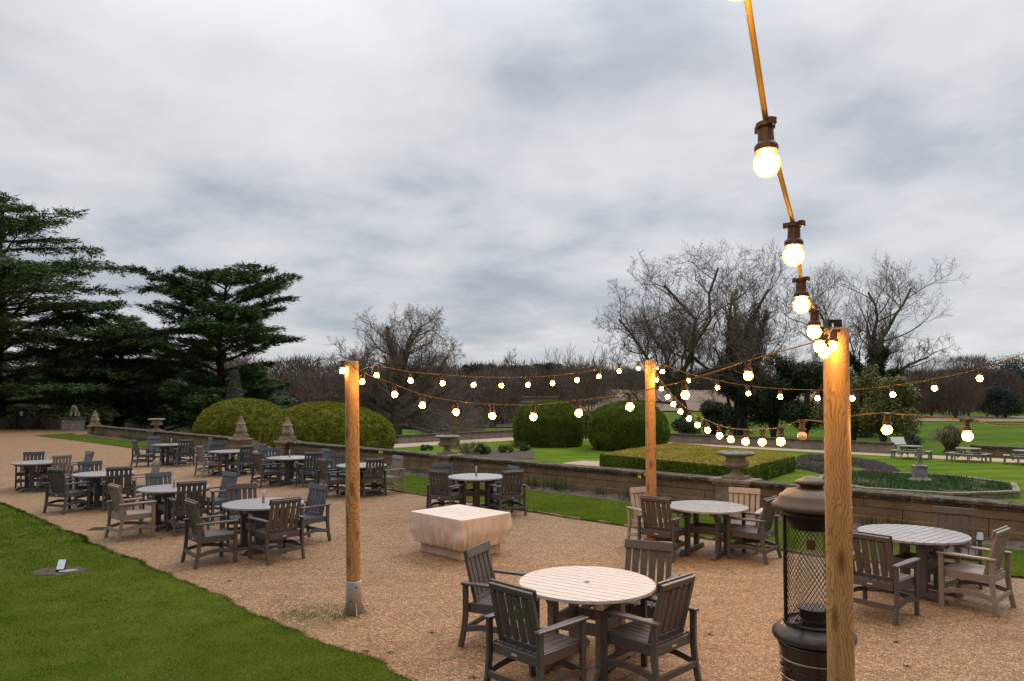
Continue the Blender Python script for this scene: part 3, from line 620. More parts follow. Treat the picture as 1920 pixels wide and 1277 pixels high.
# steps and sloping side walls going down to the garden
q = MB()
for i in range(7): q.box(0, T_F2-T_F3-.7, -(.35+.34*(i+1)), -(.35+.34*i), -1.3, -.01-.17*i)
o = q.build('stone_steps', MAT['greystone'], loc=wp(T_F3+.35), rotz=WROT, bevel=.01); tag(o, 'stone steps leading down between the two nearer finials', 'steps')
for t, lab in ((T_F3, 'sloping stone side wall of the steps behind nearest finial'), (T_F2, 'sloping pale side wall of the steps running down behind middle finial')):
    q = MB(); vs = []
    for x in (-.16, .16):
        vs += [(x, -.34, -1.3), (x, -.34, .52), (x, -3.0, -.55), (x, -3.0, -1.3)]
    q.add(vs, [(0, 1, 2, 3), (7, 6, 5, 4), (1, 5, 6, 2), (2, 6, 7, 3), (0, 4, 5, 1), (3, 7, 4, 0)])
    o = q.build('stair_wall', MAT['stone'], loc=wp(t), rotz=WROT, bevel=.02); tag(o, lab, 'wall')
q = MB(); vs = []
for x in (-.16, .16): vs += [(x, -.34, -1.3), (x, -.34, .50), (x, -3.4, -.45), (x, -3.4, -1.3)]
q.add(vs, [(0, 1, 2, 3), (7, 6, 5, 4), (1, 5, 6, 2), (2, 6, 7, 3), (0, 4, 5, 1), (3, 7, 4, 0)])
tag(q.build('stair_wall', MAT['greystone'], loc=(lion[0]+.9, lion[1], 0), rotz=WROT, bevel=.02), 'sloping pale stone wall descending beside the lion pier', 'wall')

# urns
def urn(t, z, s, label, fine=True):
    root = empty('stone_urn', wp(t, 0, z), WROT); root.scale = (s,)*3; tag(root, label, 'urn', 'stone urns on the terrace wall')
    q = MB(); q.box(-.235, .235, -.235, .235, 0, .055); q.build('plinth', MAT['stone'], root, bevel=.012)
    sg = 72 if fine else 32
    q = MB(); q.lathe([(.057, .19), (.075, .19), (.085, .15), (.13, .10), (.19, .082), (.21, .10), (.222, .10)], sg); q.build('foot', MAT['stone'], root, smooth=True)
    g = lambda z, a: 1+(.035*abs(math.cos(14*a)) if .23 < z < .37 else 0)
    q = MB(); q.lathe([(.222, .10), (.235, .19), (.26, .245), (.30, .275), (.335, .272), (.365, .24), (.38, .215), (.45, .205), (.475, .225), (.48, .22)], sg, mod=g); q.build('bowl', MAT['stone'], root, smooth=True)
    g2 = lambda z, a: 1+(.05*math.cos(24*a) if z < .56 else .02*math.cos(24*a))
    q = MB(); q.lathe([(.482, .23), (.50, .33), (.525, .385), (.55, .395), (.575, .375), (.585, .34), (.575, .30), (.54, .27)], sg, mod=g2); q.build('rim', MAT['greystone'], root, smooth=True)
    tag(q and MB().lathe([(.53, .268), (.545, .05)], 20).build('soil', MAT['soil'], root, smooth=True))
    return root
urn(TU1, ZT+.02, 1.0, 'large stone urn on the wall in front of the flat-topped hedge')
urn(TU2, ZT+.02, 1.0, 'stone urn on the wall in front of the ochre robed statue')
urn(TU0, ZT-.03, 1.12, 'distant stone urn on the far stretch of wall below the cedars', False)
# wooden stocks
sx, sy, _ = on_z(50, 804.5, 0); r = empty('wooden_stocks', (sx, sy, 0), .05); tag(r, 'dark wooden stocks with a white notice, standing on gravel by the curved wall', 'stocks')
for s in (-.82, .82):
    q = MB(); q.beam((s, 0, .08), (s, 0, 1.7), .17, .17, (0, 1, 0)); q.build('post', MAT['darkwood'], r, bevel=.01)
    q = MB(); q.beam((s-.55, 0, .06), (s+.55, 0, .06), .14, .12); q.beam((s-.48, 0, .1), (s-.05, 0, .62), .09, .1); q.beam((s+.48, 0, .1), (s+.05, 0, .62), .09, .1); q.build('foot', MAT['darkwood'], r, bevel=.01)
q = MB(); q.box(-.95, .95, -.05, .05, .98, 1.32); q.box(-.95, .95, -.055, .055, 1.33, 1.66); q.build('board', MAT['darkwood'], r, bevel=.008)
MB().box(-.48, -.28, -.075, -.058, 1.02, 1.36).build('notice', MAT['paper'], r)
# ------------------------------------------------------------------ garden below the wall
def ring_noise(poly): return poly
def to_obj(name, pts, z, mat): return struct(poly_obj(name, pts, z, mat))
# far garden walls: one along v from the left, one along the terrace direction
C1 = Vector((-9.2, 55.5)); vdir = Vector((.694, .72)).normalized(); udir = Vector((U.x, U.y))
PR = Vector((12.8, 58.0))
# corner
A_ = np.array([[vdir.x, -udir.x], [vdir.y, -udir.y]]); s_, t_ = np.linalg.solve(A_, [PR.x-C1.x, PR.y-C1.y]); CN = C1+vdir*float(s_)
pa = C1-vdir*18.2
q4 = lambda a, b, o1, o2, w: [(a.x+w.x*o1, a.y+w.y*o1), (b.x+w.x*o1, b.y+w.y*o1), (b.x+w.x*o2, b.y+w.y*o2), (a.x+w.x*o2, a.y+w.y*o2)]
nv = Vector((udir.x, udir.y))*-1       # into the garden from the left wall
nu = Vector((-vdir.x, -vdir.y))        # into the garden from the far wall
far_end = PR-udir*45
GRD = [(wp(-30)[0], wp(-30)[1]), (far_end.x, far_end.y), (CN.x, CN.y), (pa.x, pa.y)]
to_obj('garden_lawn', GRD, GZ+.006, MAT['mown'])
to_obj('garden_path', q4(pa, CN, .1, 3.6, nv), GZ+.012, MAT['path'])
to_obj('garden_path', q4(PR-udir*46, CN, .3, 3.0, nu), GZ+.018, MAT['path'])
hp = [on_z(1055, 869, GZ), on_z(1075, 876, GZ), on_z(1100, 900, GZ), on_z(1180, 900, GZ), on_z(1150, 866, GZ), on_z(1090, 864.5, GZ)]
to_obj('garden_path', [p[:2] for p in hp], GZ+.024, MAT['path'])
def low_wall(a, b, zb, h, label, w=.4, mat='pale_wall', steps=None):
    d = b-a; L = d.length; r = empty('garden_wall', (a.x, a.y, zb), math.atan2(d.y, d.x)); tag(r, label, 'wall')
    MB().box(0, L, -w/2, w/2, -.6, h-.16).build('wall_body', MAT[mat], r)
    q = MB(); x = 0
    while x < L-.01:
        k = min(1.6, L-x); q.box(x+.004, x+k-.004, -w/2-.07, w/2+.07, h-.158, h); x += k
    q.build('coping', MAT['coping'], r, bevel=.02); return r
a = C1-vdir*1.0
low_wall(pa, C1+vdir*.0, GZ, .78, 'low pale garden wall behind the path, left stretch below the bare oak')
low_wall(C1+vdir*.3, CN-vdir*.6, GZ, .66, 'low pale garden wall behind the ochre statue, running to the urn pier')
end1 = on_z(1677, 851, GZ); E1 = Vector(end1[:2])
low_wall(CN-udir*.6, E1, GZ, .72, 'low pale wall behind the unlit bulb, ending at the information board')
st2 = Vector(on_z(1822, 853, GZ)[:2]); low_wall(st2, far_end, GZ, .62, 'dark low wall behind the picnic tables at the right edge', mat='wall')
r = empty('stone_pier', (*(CN-vdir*.2-udir*.0)[:], GZ), math.atan2(vdir.y, vdir.x)); tag(r, 'garden corner pier topped with a small stone urn, left of round hedge', 'pier')
MB().box(-.5, .5, -.5, .5, -.3, 1.25).build('shaft', MAT['greystone'], r, bevel=.02); MB().box(-.62, .62, -.62, .62, 1.252, 1.45).build('cap', MAT['coping'], r, bevel=.02)
MB().lathe([(1.452, .3), (1.5, .3), (1.6, .12), (1.75, .42), (2.0, .5), (2.1, .36), (2.25, .3), (2.4, .06)], 20).build('urn_top', MAT['greystone'], r, smooth=True)
# balustraded landing among the trees
bx, by, bz = at_y(1014, 757, 84); r = empty('balustrade', (bx, by, bz), 0); tag(r, 'distant stone balustrade on a ledge behind the round hedge', 'balustrade')
MB().box(-2.1, 2.1, -.4, .4, -3.6, .1).build('ledge', MAT['greystone'], r, bevel=.02); MB().box(-2.3, 2.3, -.55, .55, .102, .3).build('cornice', MAT['greystone'], r, bevel=.03)
q = MB()
for i in range(13):
    q.lathe([(.302, .07), (.42, .13), (.60, .06), (.74, .09)], 8, c=(-1.8+i*.3, 0, 0))
q.build('balusters', MAT['stone'], r, smooth=True); MB().box(-2.1, 2.1, -.14, .14, .742, .86).build('rail', MAT['stone'], r, bevel=.02)

# clipped yew domes
def leaf_skin(parent, src, n, L, W, mat, name='leaves', lift=.02):
    V, T = mesh_tris(src); P, Nn = sample_tris(V, T, n); k = P[:, 2] > .05; P, Nn = P[k], Nn[k]
    D = Nn+rng.normal(scale=.55, size=P.shape)
    v, t = blades(P-Nn*.01, D, L*rng.uniform(.4, 1.25, len(P)), W*rng.uniform(.6, 1.3, len(P)))
    return np_mesh(name, v, t, mat, parent)
def dome(px, w_px, top_py, Y, label, base_k=.86, pw=2.4, dark=False, n=26000, sq=1.0, leafs=.10):
    x = (px-960)/F*Y/math.cos(PIT)*1.0; x = at_y(px, 800, Y)[0]; R_ = w_px/F*Y/2; Htop = at_y(px, top_py, Y)[2]-GZ
    root = empty('clipped_hedge', (x, Y, GZ)); tag(root, label, 'hedge', 'clipped yew domes')
    nu_, nv_ = 72, 36; V = []
    zm = .34*Htop
    for j in range(nv_+1):
        f = j/nv_
        z = Htop*f**.9 if f < 1 else Htop
        if z < zm: rr = R_*(base_k+(1-base_k)*math.sin(math.pi/2*z/zm)**.8)
        else: rr = R_*max(0, 1-((z-zm)/(Htop-zm))**pw)**(1/2.05)
        for i in range(nu_):
            a = 2*math.pi*i/nu_; p = Vector((math.cos(a)*rr, math.sin(a)*rr*sq, z))
            d = noise.fractal(p*.55+Vector((px, 0, 0)), .8, 2.2, 5)*.14+noise.noise(p*3.2)*.05
            nr = Vector((p.x, p.y, (z-zm)*.9)).normalized() if z > zm else Vector((p.x, p.y, 0)).normalized()
            V.append(tuple(p+nr*d))
    Q = [(j*nu_+i, j*nu_+(i+1) % nu_, (j+1)*nu_+(i+1) % nu_, (j+1)*nu_+i) for j in range(nv_) for i in range(nu_)]
    Q = [q_ for q_ in Q]
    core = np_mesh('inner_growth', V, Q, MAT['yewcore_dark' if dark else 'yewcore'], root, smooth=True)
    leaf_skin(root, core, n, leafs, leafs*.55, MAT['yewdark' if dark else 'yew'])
    return root
dome(458, 170, 748, 50, 'large yew dome at far left, beside the dark cedar', pw=2.2, n=34000, sq=1.0, leafs=.11)
dome(616, 244, 756, 42, 'widest yew dome, behind the left wooden post', pw=2.35, n=52000, leafs=.11)
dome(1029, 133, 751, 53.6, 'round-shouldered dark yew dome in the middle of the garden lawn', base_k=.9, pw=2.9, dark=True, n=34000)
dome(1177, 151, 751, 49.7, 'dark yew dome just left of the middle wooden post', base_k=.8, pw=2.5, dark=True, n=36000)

# low flat topped hedge
hz = .80
cor = [on_z(1126, 849, GZ+hz)[:2], on_z(1398, 875, GZ+hz)[:2], on_z(1489, 853, GZ+hz)[:2], on_z(1262, 829.5, GZ+hz)[:2]]
hc = Vector((sum(p[0] for p in cor)/4, sum(p[1] for p in cor)/4)); root = empty('clipped_hedge', (hc.x, hc.y, GZ)); tag(root, 'low flat-topped square yew hedge with golden top, behind the largest urn', 'hedge')
n = 26; V = []; Q = []
cl = [Vector((p[0]-hc.x, p[1]-hc.y)) for p in cor]
def bil(u, v): return (cl[0].lerp(cl[1], u)).lerp(cl[3].lerp(cl[2], u), v)
for j in range(n+1):
    for i in range(n+1):
        p = bil(i/n, j/n); e = min(i, n-i, j, n-j)/n; z = hz*(1-.10*math.exp(-e*40))+.16*math.sin(math.pi*i/n)*math.sin(math.pi*j/n)
        V.append((p.x, p.y, z+noise.fractal(Vector((p.x, p.y, 0))*.9, .8, 2, 4)*.07))
Q = [(j*(n+1)+i, j*(n+1)+i+1, (j+1)*(n+1)+i+1, (j+1)*(n+1)+i) for j in range(n) for i in range(n)]
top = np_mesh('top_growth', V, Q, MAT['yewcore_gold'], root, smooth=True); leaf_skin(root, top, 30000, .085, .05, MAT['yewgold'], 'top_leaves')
loop = [bil(i/n, 0) for i in range(n)]+[bil(1, i/n) for i in range(n)]+[bil(1-i/n, 1) for i in range(n)]+[bil(0, 1-i/n) for i in range(n)]
V = []; m_ = 6; L_ = len(loop)
for j in range(m_+1):
    for i, p in enumerate(loop):
        k = 1+.012*math.sin(math.pi*j/m_)+.015*noise.noise(Vector((p.x, p.y, j*.4))); V.append((p.x*k, p.y*k, hz*.93*j/m_))
Q = [(j*L_+i, j*L_+(i+1) % L_, (j+1)*L_+(i+1) % L_, (j+1)*L_+i) for j in range(m_) for i in range(L_)]
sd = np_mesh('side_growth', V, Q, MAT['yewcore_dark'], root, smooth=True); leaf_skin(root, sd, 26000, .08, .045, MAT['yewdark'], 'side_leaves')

# grey lavender hedges
def sausage(name, path, w, h, label, n):
    pts = smooth_pts(path, 8); V = []; Q = []; seg = 10; c = pts[len(pts)//2]
    root = empty(name, (c.x, c.y, GZ)); tag(root, label, 'hedge')
    for i, p in enumerate(pts):
        d = (pts[min(len(pts)-1, i+1)]-pts[max(0, i-1)]).normalized(); q = Vector((-d.y, d.x)); e = min(i, len(pts)-1-i)/4; k = math.sqrt(min(1, e+.15))
        for j in range(seg+1):
            a = math.pi*j/seg; nn = noise.noise(Vector((p.x*1.3, p.y*1.3, j*.3)))*.1
            V.append((p.x-c.x+q.x*math.cos(a)*w/2*k*(1+nn), p.y-c.y+q.y*math.cos(a)*w/2*k*(1+nn), math.sin(a)**.6*h*k*(1+nn)))
    Q = [(i*(seg+1)+j, i*(seg+1)+j+1, (i+1)*(seg+1)+j+1, (i+1)*(seg+1)+j) for i in range(len(pts)-1) for j in range(seg)]
    core = np_mesh('inner_growth', V, Q, MAT['lav'], root, smooth=True); leaf_skin(root, core, n, .13, .035, MAT['lav'], 'stems')
g2 = lambda *a: on_z(a[0], a[1], GZ)[:2]
sausage('lavender_hedge', [g2(1488, 876), g2(1530, 882), g2(1575, 893), g2(1596, 902)], .9, .34, 'grey twiggy low hedge, nearer ribbon partly behind the right wooden post', 12000)
sausage('lavender_hedge', [g2(1494, 864), g2(1560, 867), g2(1630, 877), g2(1662, 889), g2(1669, 896)], .9, .34, 'grey twiggy low hedge, further ribbon ending right of the wooden post', 14000)
sausage('lavender_hedge', [g2(1600, 897), g2(1640, 899), g2(1668, 897)], .8, .3, 'short grey low hedge joining the two ribbons behind the planted bed', 7000)

# octagonal bed with the cherub
oc = on_z(1712, 914, GZ); ox, oy = oc[0], oc[1]; RB = 3.7
root = empty('planter_bed', (ox, oy, GZ), R(12)); tag(root, 'octagonal stone-edged flower bed full of green leaves round the small statue', 'flower bed')
q = MB(); P8 = [(math.cos(R(45*i+22.5)), math.sin(R(45*i+22.5))) for i in range(8)]
for i in range(8):
    a, b = P8[i], P8[(i+1) % 8]
    vs = []
    for rr, z in ((RB, -.1), (RB, .18), (RB+.05, .185), (RB+.05, .27), (RB-.2, .27), (RB-.2, -.1)): vs += [(a[0]*rr, a[1]*rr, z), (b[0]*rr, b[1]*rr, z)]
    q.add(vs, [(2*k, 2*k+1, 2*k+3, 2*k+2) for k in range(5)])
q.build('kerb', MAT['stone'], root, bevel=.01)
q = MB(); q.add([(p[0]*(RB-.18), p[1]*(RB-.18), .22) for p in P8], [tuple(range(8))]); q.build('soil', MAT['soil'], root)
n = 9000; a = rng.uniform(0, 6.3, n); rr = (RB-.35)*np.sqrt(rng.random(n)); keep = rng.random(n) < np.array([.25+.75*(noise.noise(Vector((math.cos(x)*y*.8, math.sin(x)*y*.8, 5)))+.45 > .25) for x, y in zip(a, rr)])
a, rr = a[keep], rr[keep]; P = np.stack([rr*np.cos(a), rr*np.sin(a), np.full(len(a), .215)], 1); D = rng.normal(size=P.shape)*.5; D[:, 2] = 1
v, t = blades(P, D, rng.uniform(.07, .2, len(P)), .03); tag(np_mesh('foliage', v, t, MAT['bedplant'], root), kind='stuff')
# cherub on a round pedestal
cx, cy, _ = on_z(1725, 912.5, GZ); r = empty('pedestal', (cx, cy, GZ+.24)); tag(r, 'short round grey stone pedestal in the middle of the octagonal bed', 'pedestal')
MB().lathe([(-.1, .40), (.05, .40), (.09, .34), (.12, .30), (.14, .285)], 32, mod=lambda z, a: 1+(.03*math.cos(16*a) if z < .1 else 0)).build('moulded_base', MAT['greystone'], r, smooth=True)
MB().lathe([(.14, .285), (.56, .285), (.575, .31), (.62, .31), (.63, .2)], 32).build('drum', MAT['greystone'], r)
pz = GZ+.24+.63
fv = [(0, 0, .34), (0, .01, .46), (0, 0, .56), (0, -.01, .60), (0, 0, .70), (.07, .02, .56), (.14, -.04, .47), (.06, -.13, .43), (-.07, .02, .56), (-.13, -.05, .60), (-.08, -.12, .68), (.05, 0, .30), (.07, -.04, .17), (.05, 0, .03), (-.05, 0, .30), (-.03, -.06, .17), (-.06, .02, .03)]
fe = [(0, 1), (1, 2), (2, 3), (3, 4), (2, 5), (5, 6), (6, 7), (2, 8), (8, 9), (9, 10), (0, 11), (11, 12), (12, 13), (0, 14), (14, 15), (15, 16)]
fr = [.075, .07, .065, .035, .07, .035, .028, .025, .035, .028, .025, .05, .035, .028, .05, .035, .028]
o = skin_figure('cherub_statue', fv, fe, fr, MAT['greystone'], loc=(cx, cy, pz)); tag(o, 'small grey stone cherub standing on the round pedestal', 'statue')
MB().lathe([(0, .16), (.04, .15), (.05, .1)], 16).build('foot_base', MAT['greystone'], o)
# robed statue
sx, sy, _ = on_z(853, 841, GZ); r = empty('pedestal', (sx, sy, GZ)); tag(r, 'square stone pedestal under the ochre statue, behind the wall urn', 'pedestal')
MB().box(-.34, .34, -.34, .34, 0, .8).build('shaft', MAT['stone'], r, bevel=.02); MB().box(-.46, .46, -.46, .46, -.1, .14).build('base', MAT['stone'], r, bevel=.02)
fv = [(0, 0, .64), (0, .01, .80), (0, 0, .95), (0, 0, 1.02), (.0, 0, 1.13), (-.13, 0, .95), (-.26, -.03, .88), (-.14, -.04, 1.10), (.13, 0, .95), (.20, -.02, .78), (.12, -.10, .62), (.08, 0, .4), (.09, 0, .03), (-.07, -.01, .4), (-.08, -.02, .03)]
fe = [(0, 1), (1, 2), (2, 3), (3, 4), (2, 5), (5, 6), (6, 7), (2, 8), (8, 9), (9, 10), (0, 11), (11, 12), (0, 13), (13, 14)]
fr = [.13, .11, .12, .045, .08, .06, .04, .035, .06, .042, .035, .11, .11, .11, .11]
o = skin_figure('robed_statue', fv, fe, fr, MAT['goldstone'], loc=(sx, sy, GZ+.8)); o.scale = (1.0, 1.0, 1.05); tag(o, 'ochre classical robed statue with one arm raised to its head', 'statue')
MB().lathe([(.0, .21), (.2, .19), (.45, .165), (.62, .15), (.70, .12), (.72, .08)], 40, mod=lambda z, a: 1+.10*math.sin(9*a+z*3)).build('robe', MAT['goldstone'], o, smooth=True)

# picnic tables
def picnic(px, py, label, rz=0):
    x, y, _ = on_z(px, py, GZ); r = empty('picnic_table', (x, y, GZ+.02), rz); tag(r, label, 'picnic table', 'round picnic tables along the garden path')
    q = MB(); R0 = .62; n = 8
    for i in range(n):
        x0 = -R0+2*R0*i/n; x1 = x0+2*R0/n-.012; ya = math.sqrt(max(.02, R0**2-max(abs(x0), abs(x1))**2*.97))
        yb = math.sqrt(max(.02, R0**2-min(abs(x0), abs(x1))**2*.97)); L, Rr = (ya, yb) if abs(x0) > abs(x1) else (yb, ya)
        q.prism([(x0, -L), (x1, -Rr), (x1, Rr), (x0, L)], .70, .74)
    q.build('table_top', MAT['bench'], r, bevel=.006)
    for k in range(4):
        a = R(90*k+45); c, s = math.cos(a), math.sin(a)
        M_ = Matrix.Rotation(a, 4, 'Z'); q = MB()
        for o_ in (.80, .95): q.add([tuple(M_ @ Vector(p)) for p in [(o_-.065, -.5-.06*(o_ > .9), .42), (o_+.065, -.56-.06*(o_ > .9), .42), (o_+.065, .56+.06*(o_ > .9), .42), (o_-.065, .5+.06*(o_ > .9), .42), (o_-.065, -.5-.06*(o_ > .9), .46), (o_+.065, -.56-.06*(o_ > .9), .46), (o_+.065, .56+.06*(o_ > .9), .46), (o_-.065, .5+.06*(o_ > .9), .46)]], [(3, 2, 1, 0), (4, 5, 6, 7), (0, 1, 5, 4), (1, 2, 6, 5), (2, 3, 7, 6), (3, 0, 4, 7)])
        q.build('bench', MAT['bench'], r, bevel=.005)
        for sd in (-.36, .36):
            q = MB(); q.beam(tuple(M_ @ Vector((.95, sd, .42))), tuple(M_ @ Vector((.98, sd, 0))), .05, .10, (c, s, 0)); q.build('leg', MAT['bench'], r)
            q = MB(); q.beam(tuple(M_ @ Vector((.1, sd, .39))), tuple(M_ @ Vector((1.0, sd, .39))), .045, .09); q.beam(tuple(M_ @ Vector((.34, sd*.8, .69))), tuple(M_ @ Vector((.62, sd, .2))), .045, .08, (c, s, 0)); q.build('brace', MAT['bench'], r)
    return r
picnic(1709, 860, 'weathered round picnic table beside the information board', .1)
picnic(1816, 865.5, 'weathered round picnic table in the middle of the row of three', -.1)
picnic(1925, 871, 'weathered round picnic table cut off by the right edge', .2)
# information board
ix, iy, _ = on_z(1684.5, 850.5, GZ); r = empty('information_board', (ix, iy, GZ), .12); tag(r, 'tilted white information board on a post at the wall end', 'sign')
MB().box(-.08, .08, -.03, .03, 0, .62).build('post', MAT['white'], r)
T_ = Matrix.Translation((0, 0, .82)) @ Matrix.Rotation(R(-30), 4, 'X'); MB().box(-.46, .46, -.015, .015, -.27, .27, T_).build('panel', MAT['white'], r, bevel=.005)
MB().box(-.44, .44, -.021, -.017, -.25, .25, T_).build('map', MAT['map'], r)

# shrubs
def leaf_blob(parent, blobs, n, L, W, mat, name='foliage'):
    Ps = []; Ns = []
    tot = sum(b[3]**2 for b in blobs)
    for x, y, z, r_ in blobs:
        m = int(n*r_**2/tot); d = unit(rng.normal(size=(m, 3))); k = r_*rng.uniform(.55, 1.08, (m, 1))*(1+.18*np.sin(d[:, :1]*7+x)*np.cos(d[:, 1:2]*6+y))
        Ps.append(np.array([x, y, z])+d*k*[1, 1, .85]); Ns.append(d+rng.normal(scale=.6, size=(m, 3)))
    P = np.vstack(Ps); v, t = leaves(P, np.vstack(Ns), L*rng.uniform(.6, 1.3, len(P)), W); return np_mesh(name, v, t, mat, parent)
def bush(name, px, py, Y, w, h, label, mat, n=6000, L=.12, cat='shrub', group=None, z0=None, seed=0):
    rs = np.random.default_rng(seed+int(px)); p = at_y(px, py, Y); z = terr(p[0], Y) if z0 is None else z0
    r = empty(name, (p[0], Y, z)); tag(r, label, cat, group); bl = []
    for i in range(14):
        a = rs.uniform(0, 6.3); k = rs.uniform(0, .7); zz = rs.uniform(.25, .78); s = (1-zz*.5)*rs.uniform(.22, .36)
        bl.append((math.cos(a)*k*w/2, math.sin(a)*k*w/2, zz*h, s*min(w, h*1.2)))
    leaf_blob(r, bl, n, L, L*.5, MAT[mat])
    q = MB()
    for i in range(7):
        a = rs.uniform(0, 6.3); q.tube([(0, 0, 0), (math.cos(a)*w*.12, math.sin(a)*w*.12, h*.4), (math.cos(a)*w*.3, math.sin(a)*w*.3, h*.7)], [.07*h/3, .05*h/3, .02], 6)
    q.build('stems', MAT['bark'], r); return r
bush('laurel_shrub', 1655, 800, 55, 5.6, 6.6, 'tall olive-green evergreen shrub right of the thick wooden post', 'laurel', 30000, .20)
bush('laurel_shrub', 1600, 800, 58, 5.0, 7.6, 'evergreen shrub growing directly behind the thick wooden post', 'laurel', 18000, .20)
bush('evergreen_shrub', 1282, 800, 60, 3.6, 2.3, 'low dark evergreen shrub between yew dome and bare leaning tree', 'ivy', 7000, .16)
bush('evergreen_shrub', 1706, 835, 50, 1.7, 1.5, 'small dark shrub just right of the information board', 'ivy', 2500, .12)
bush('evergreen_shrub', 1098, 790, 62, 2.2, 3.2, 'pale green evergreen shrub between the two dark yew domes', 'laurel', 5000, .14)
for i, (px, py, w, h, lab) in enumerate(((905, 852, 1.6, .7, 'broad green leafy plant at the left of the garden bed behind the wall'), (948, 849, 1.4, .55, 'low green plant in the middle of the garden bed'), (985, 846, 1.5, .5, 'low dark plant at the right tip of the garden bed'), (800, 845, .9, .45, 'small green plant on the lawn left of the wall urn'))):
    x, y, _ = on_z(px, py, GZ); bush('bed_plant', px, py, y, w, h, lab, 'bedplant', 2200, .10, 'plant', z0=GZ)
to_obj('garden_bed', [g2(820, 862), g2(1000, 861), g2(1003, 848), g2(960, 843), g2(880, 846), g2(850, 850)], GZ+.03, MAT['soil'])
def twig_shrub(name, x, y, z, w, h, n, label, mat, cat='shrub', wd=.02):
    r = empty(name, (x, y, z)); tag(r, label, cat); a = rng.uniform(0, 6.3, n); k = np.sqrt(rng.random(n))
    P = np.stack([np.cos(a)*k*w*.25, np.sin(a)*k*w*.25, np.zeros(n)], 1); D = np.stack([np.cos(a)*k*w*.5, np.sin(a)*k*w*.5, np.full(n, h)], 1)+rng.normal(scale=.15*h, size=(n, 3))
    f = rng.uniform(0, .7, (n, 1)); v, t = blades(P+D*f*[1, 1, 1], D+rng.normal(scale=.35*h, size=(n, 3)), h*rng.uniform(.2, .6, n), wd); np_mesh('branches', v, t, MAT[mat], r)
    q = MB()
    for i in range(9):
        j = int(rng.integers(n)); q.tube([tuple(P[j]), tuple(P[j]+D[j]*.7)], [wd*.9, wd*.4], 5)
    q.build('stems', MAT['deadstem'], r); return r
x, y, _ = on_z(672, 868, GZ); twig_shrub('bare_shrub', x, y, GZ, 3.4, 1.15, 1600, 'brown twiggy shrub at the foot of the widest yew dome', 'deadstem', wd=.018)
x, y, _ = on_z(880, 851, GZ); twig_shrub('bare_shrub', x, y, GZ, 1.8, .9, 600, 'brown dead stems in the garden bed beside the wall urn', 'deadstem')
x, y, _ = on_z(972, 840, GZ); twig_shrub('bare_shrub', x, y, GZ, 1.2, .6, 300, 'reddish dry stems at the far tip of the garden bed', 'deadstem')
# pampas clump
x, y, _ = on_z(1783, 851, GZ); r = empty('pampas_grass', (x, y, GZ)); tag(r, 'big dry arching pampas grass clump between the picnic tables', 'pampas grass')
n = 1500; a = rng.uniform(0, 6.3, n); k = rng.random(n)**.7; H_ = rng.uniform(.9, 1.75, n); V = []; segs = 5; O = np.stack([np.cos(a), np.sin(a)], 1); S = np.stack([-np.sin(a), np.cos(a)], 1)
Vs = []; 
for j in range(segs+1):
    f = j/segs; rad = .22*k+f**1.4*1.5*k; z = 1.18*H_*(math.sin(f*2.1)/math.sin(1.57))*(1-.35*k*f); w = .022*(1-f*.85)
    c = np.stack([O[:, 0]*rad, O[:, 1]*rad, z], 1); s = np.hstack([S*w, np.zeros((n, 1))]); Vs += [c-s, c+s]
V = np.stack(Vs, 1).reshape(-1, 3); b = (np.arange(n)*2*(segs+1))[:, None]; Q = np.concatenate([np.hstack([b+2*j, b+2*j+1, b+2*j+3, b+2*j+2]) for j in range(segs)])
np_mesh('leaves', V, Q, MAT['pampas'], r)
MB().lathe([(0, .45), (.2, .4), (.4, .2)], 12).build('crown', MAT['deadstem'], r)

# plants in the bed at the wall foot
def iris(t, o, h, n, label, name='iris_clump', group='spear-leaved clumps along the terrace wall', w=.22, cat='plant'):
    p = wp(t, o, .03); r = empty(name, p); tag(r, label, cat, group); P = np.zeros((n, 3)); P[:, :2] = rng.normal(scale=w*.4, size=(n, 2)); D = rng.normal(scale=.16, size=(n, 3)); D[:, 2] = 1
    v, t_ = blades(P, D, h*rng.uniform(.6, 1.1, n), .022); np_mesh('leaves', v, t_, MAT['iris'], r); return r
irl = {1030: 'tallest green spear-leaved clump at the wall foot, right of the covered fire pit', 1083: 'second tall spear-leaved clump along the wall, left of the middle post', 1150: 'thin spear-leaved tuft by the wall left of daffodils', 990: 'leafy tuft at the wall foot beside the lone table', 1205: 'spear-leaved clump beneath the single yellow daffodil', 1500: 'leafy clump at the wall foot behind the heater', 1650: 'white-flowered spear-leaved tuft on the wall bed behind the slatted table', 1445: 'small clump at the wall foot right of the pale back chair', 1262: 'green tuft right behind the middle post', 583: 'green clump at the foot of the nearest finial'}
for px, lab in irl.items():
    big = px in (1030, 1083, 583); iris(wall_t(px, 920), .55+.2*rng.random(), .42 if big else .3, 70 if big else 30, lab, w=.5 if big else .2)
gl = 'small low green tuft among the many in the soil bed at the wall foot'
for i in range(46):
    t = rng.uniform(-17, 12); iris(t, rng.uniform(.3, 1.0), rng.uniform(.10, .26), 14, gl, 'green_tuft', 'low tufts in the wall bed', w=.2)
for i in range(26):
    t = rng.uniform(T_F2+1, T_F1-1); iris(t, rng.uniform(.3, .95), rng.uniform(.2, .45), 24, 'low leafy tuft in the distant bed between the two further finials', 'leafy_tuft', 'tufts in the far wall bed', w=.5)
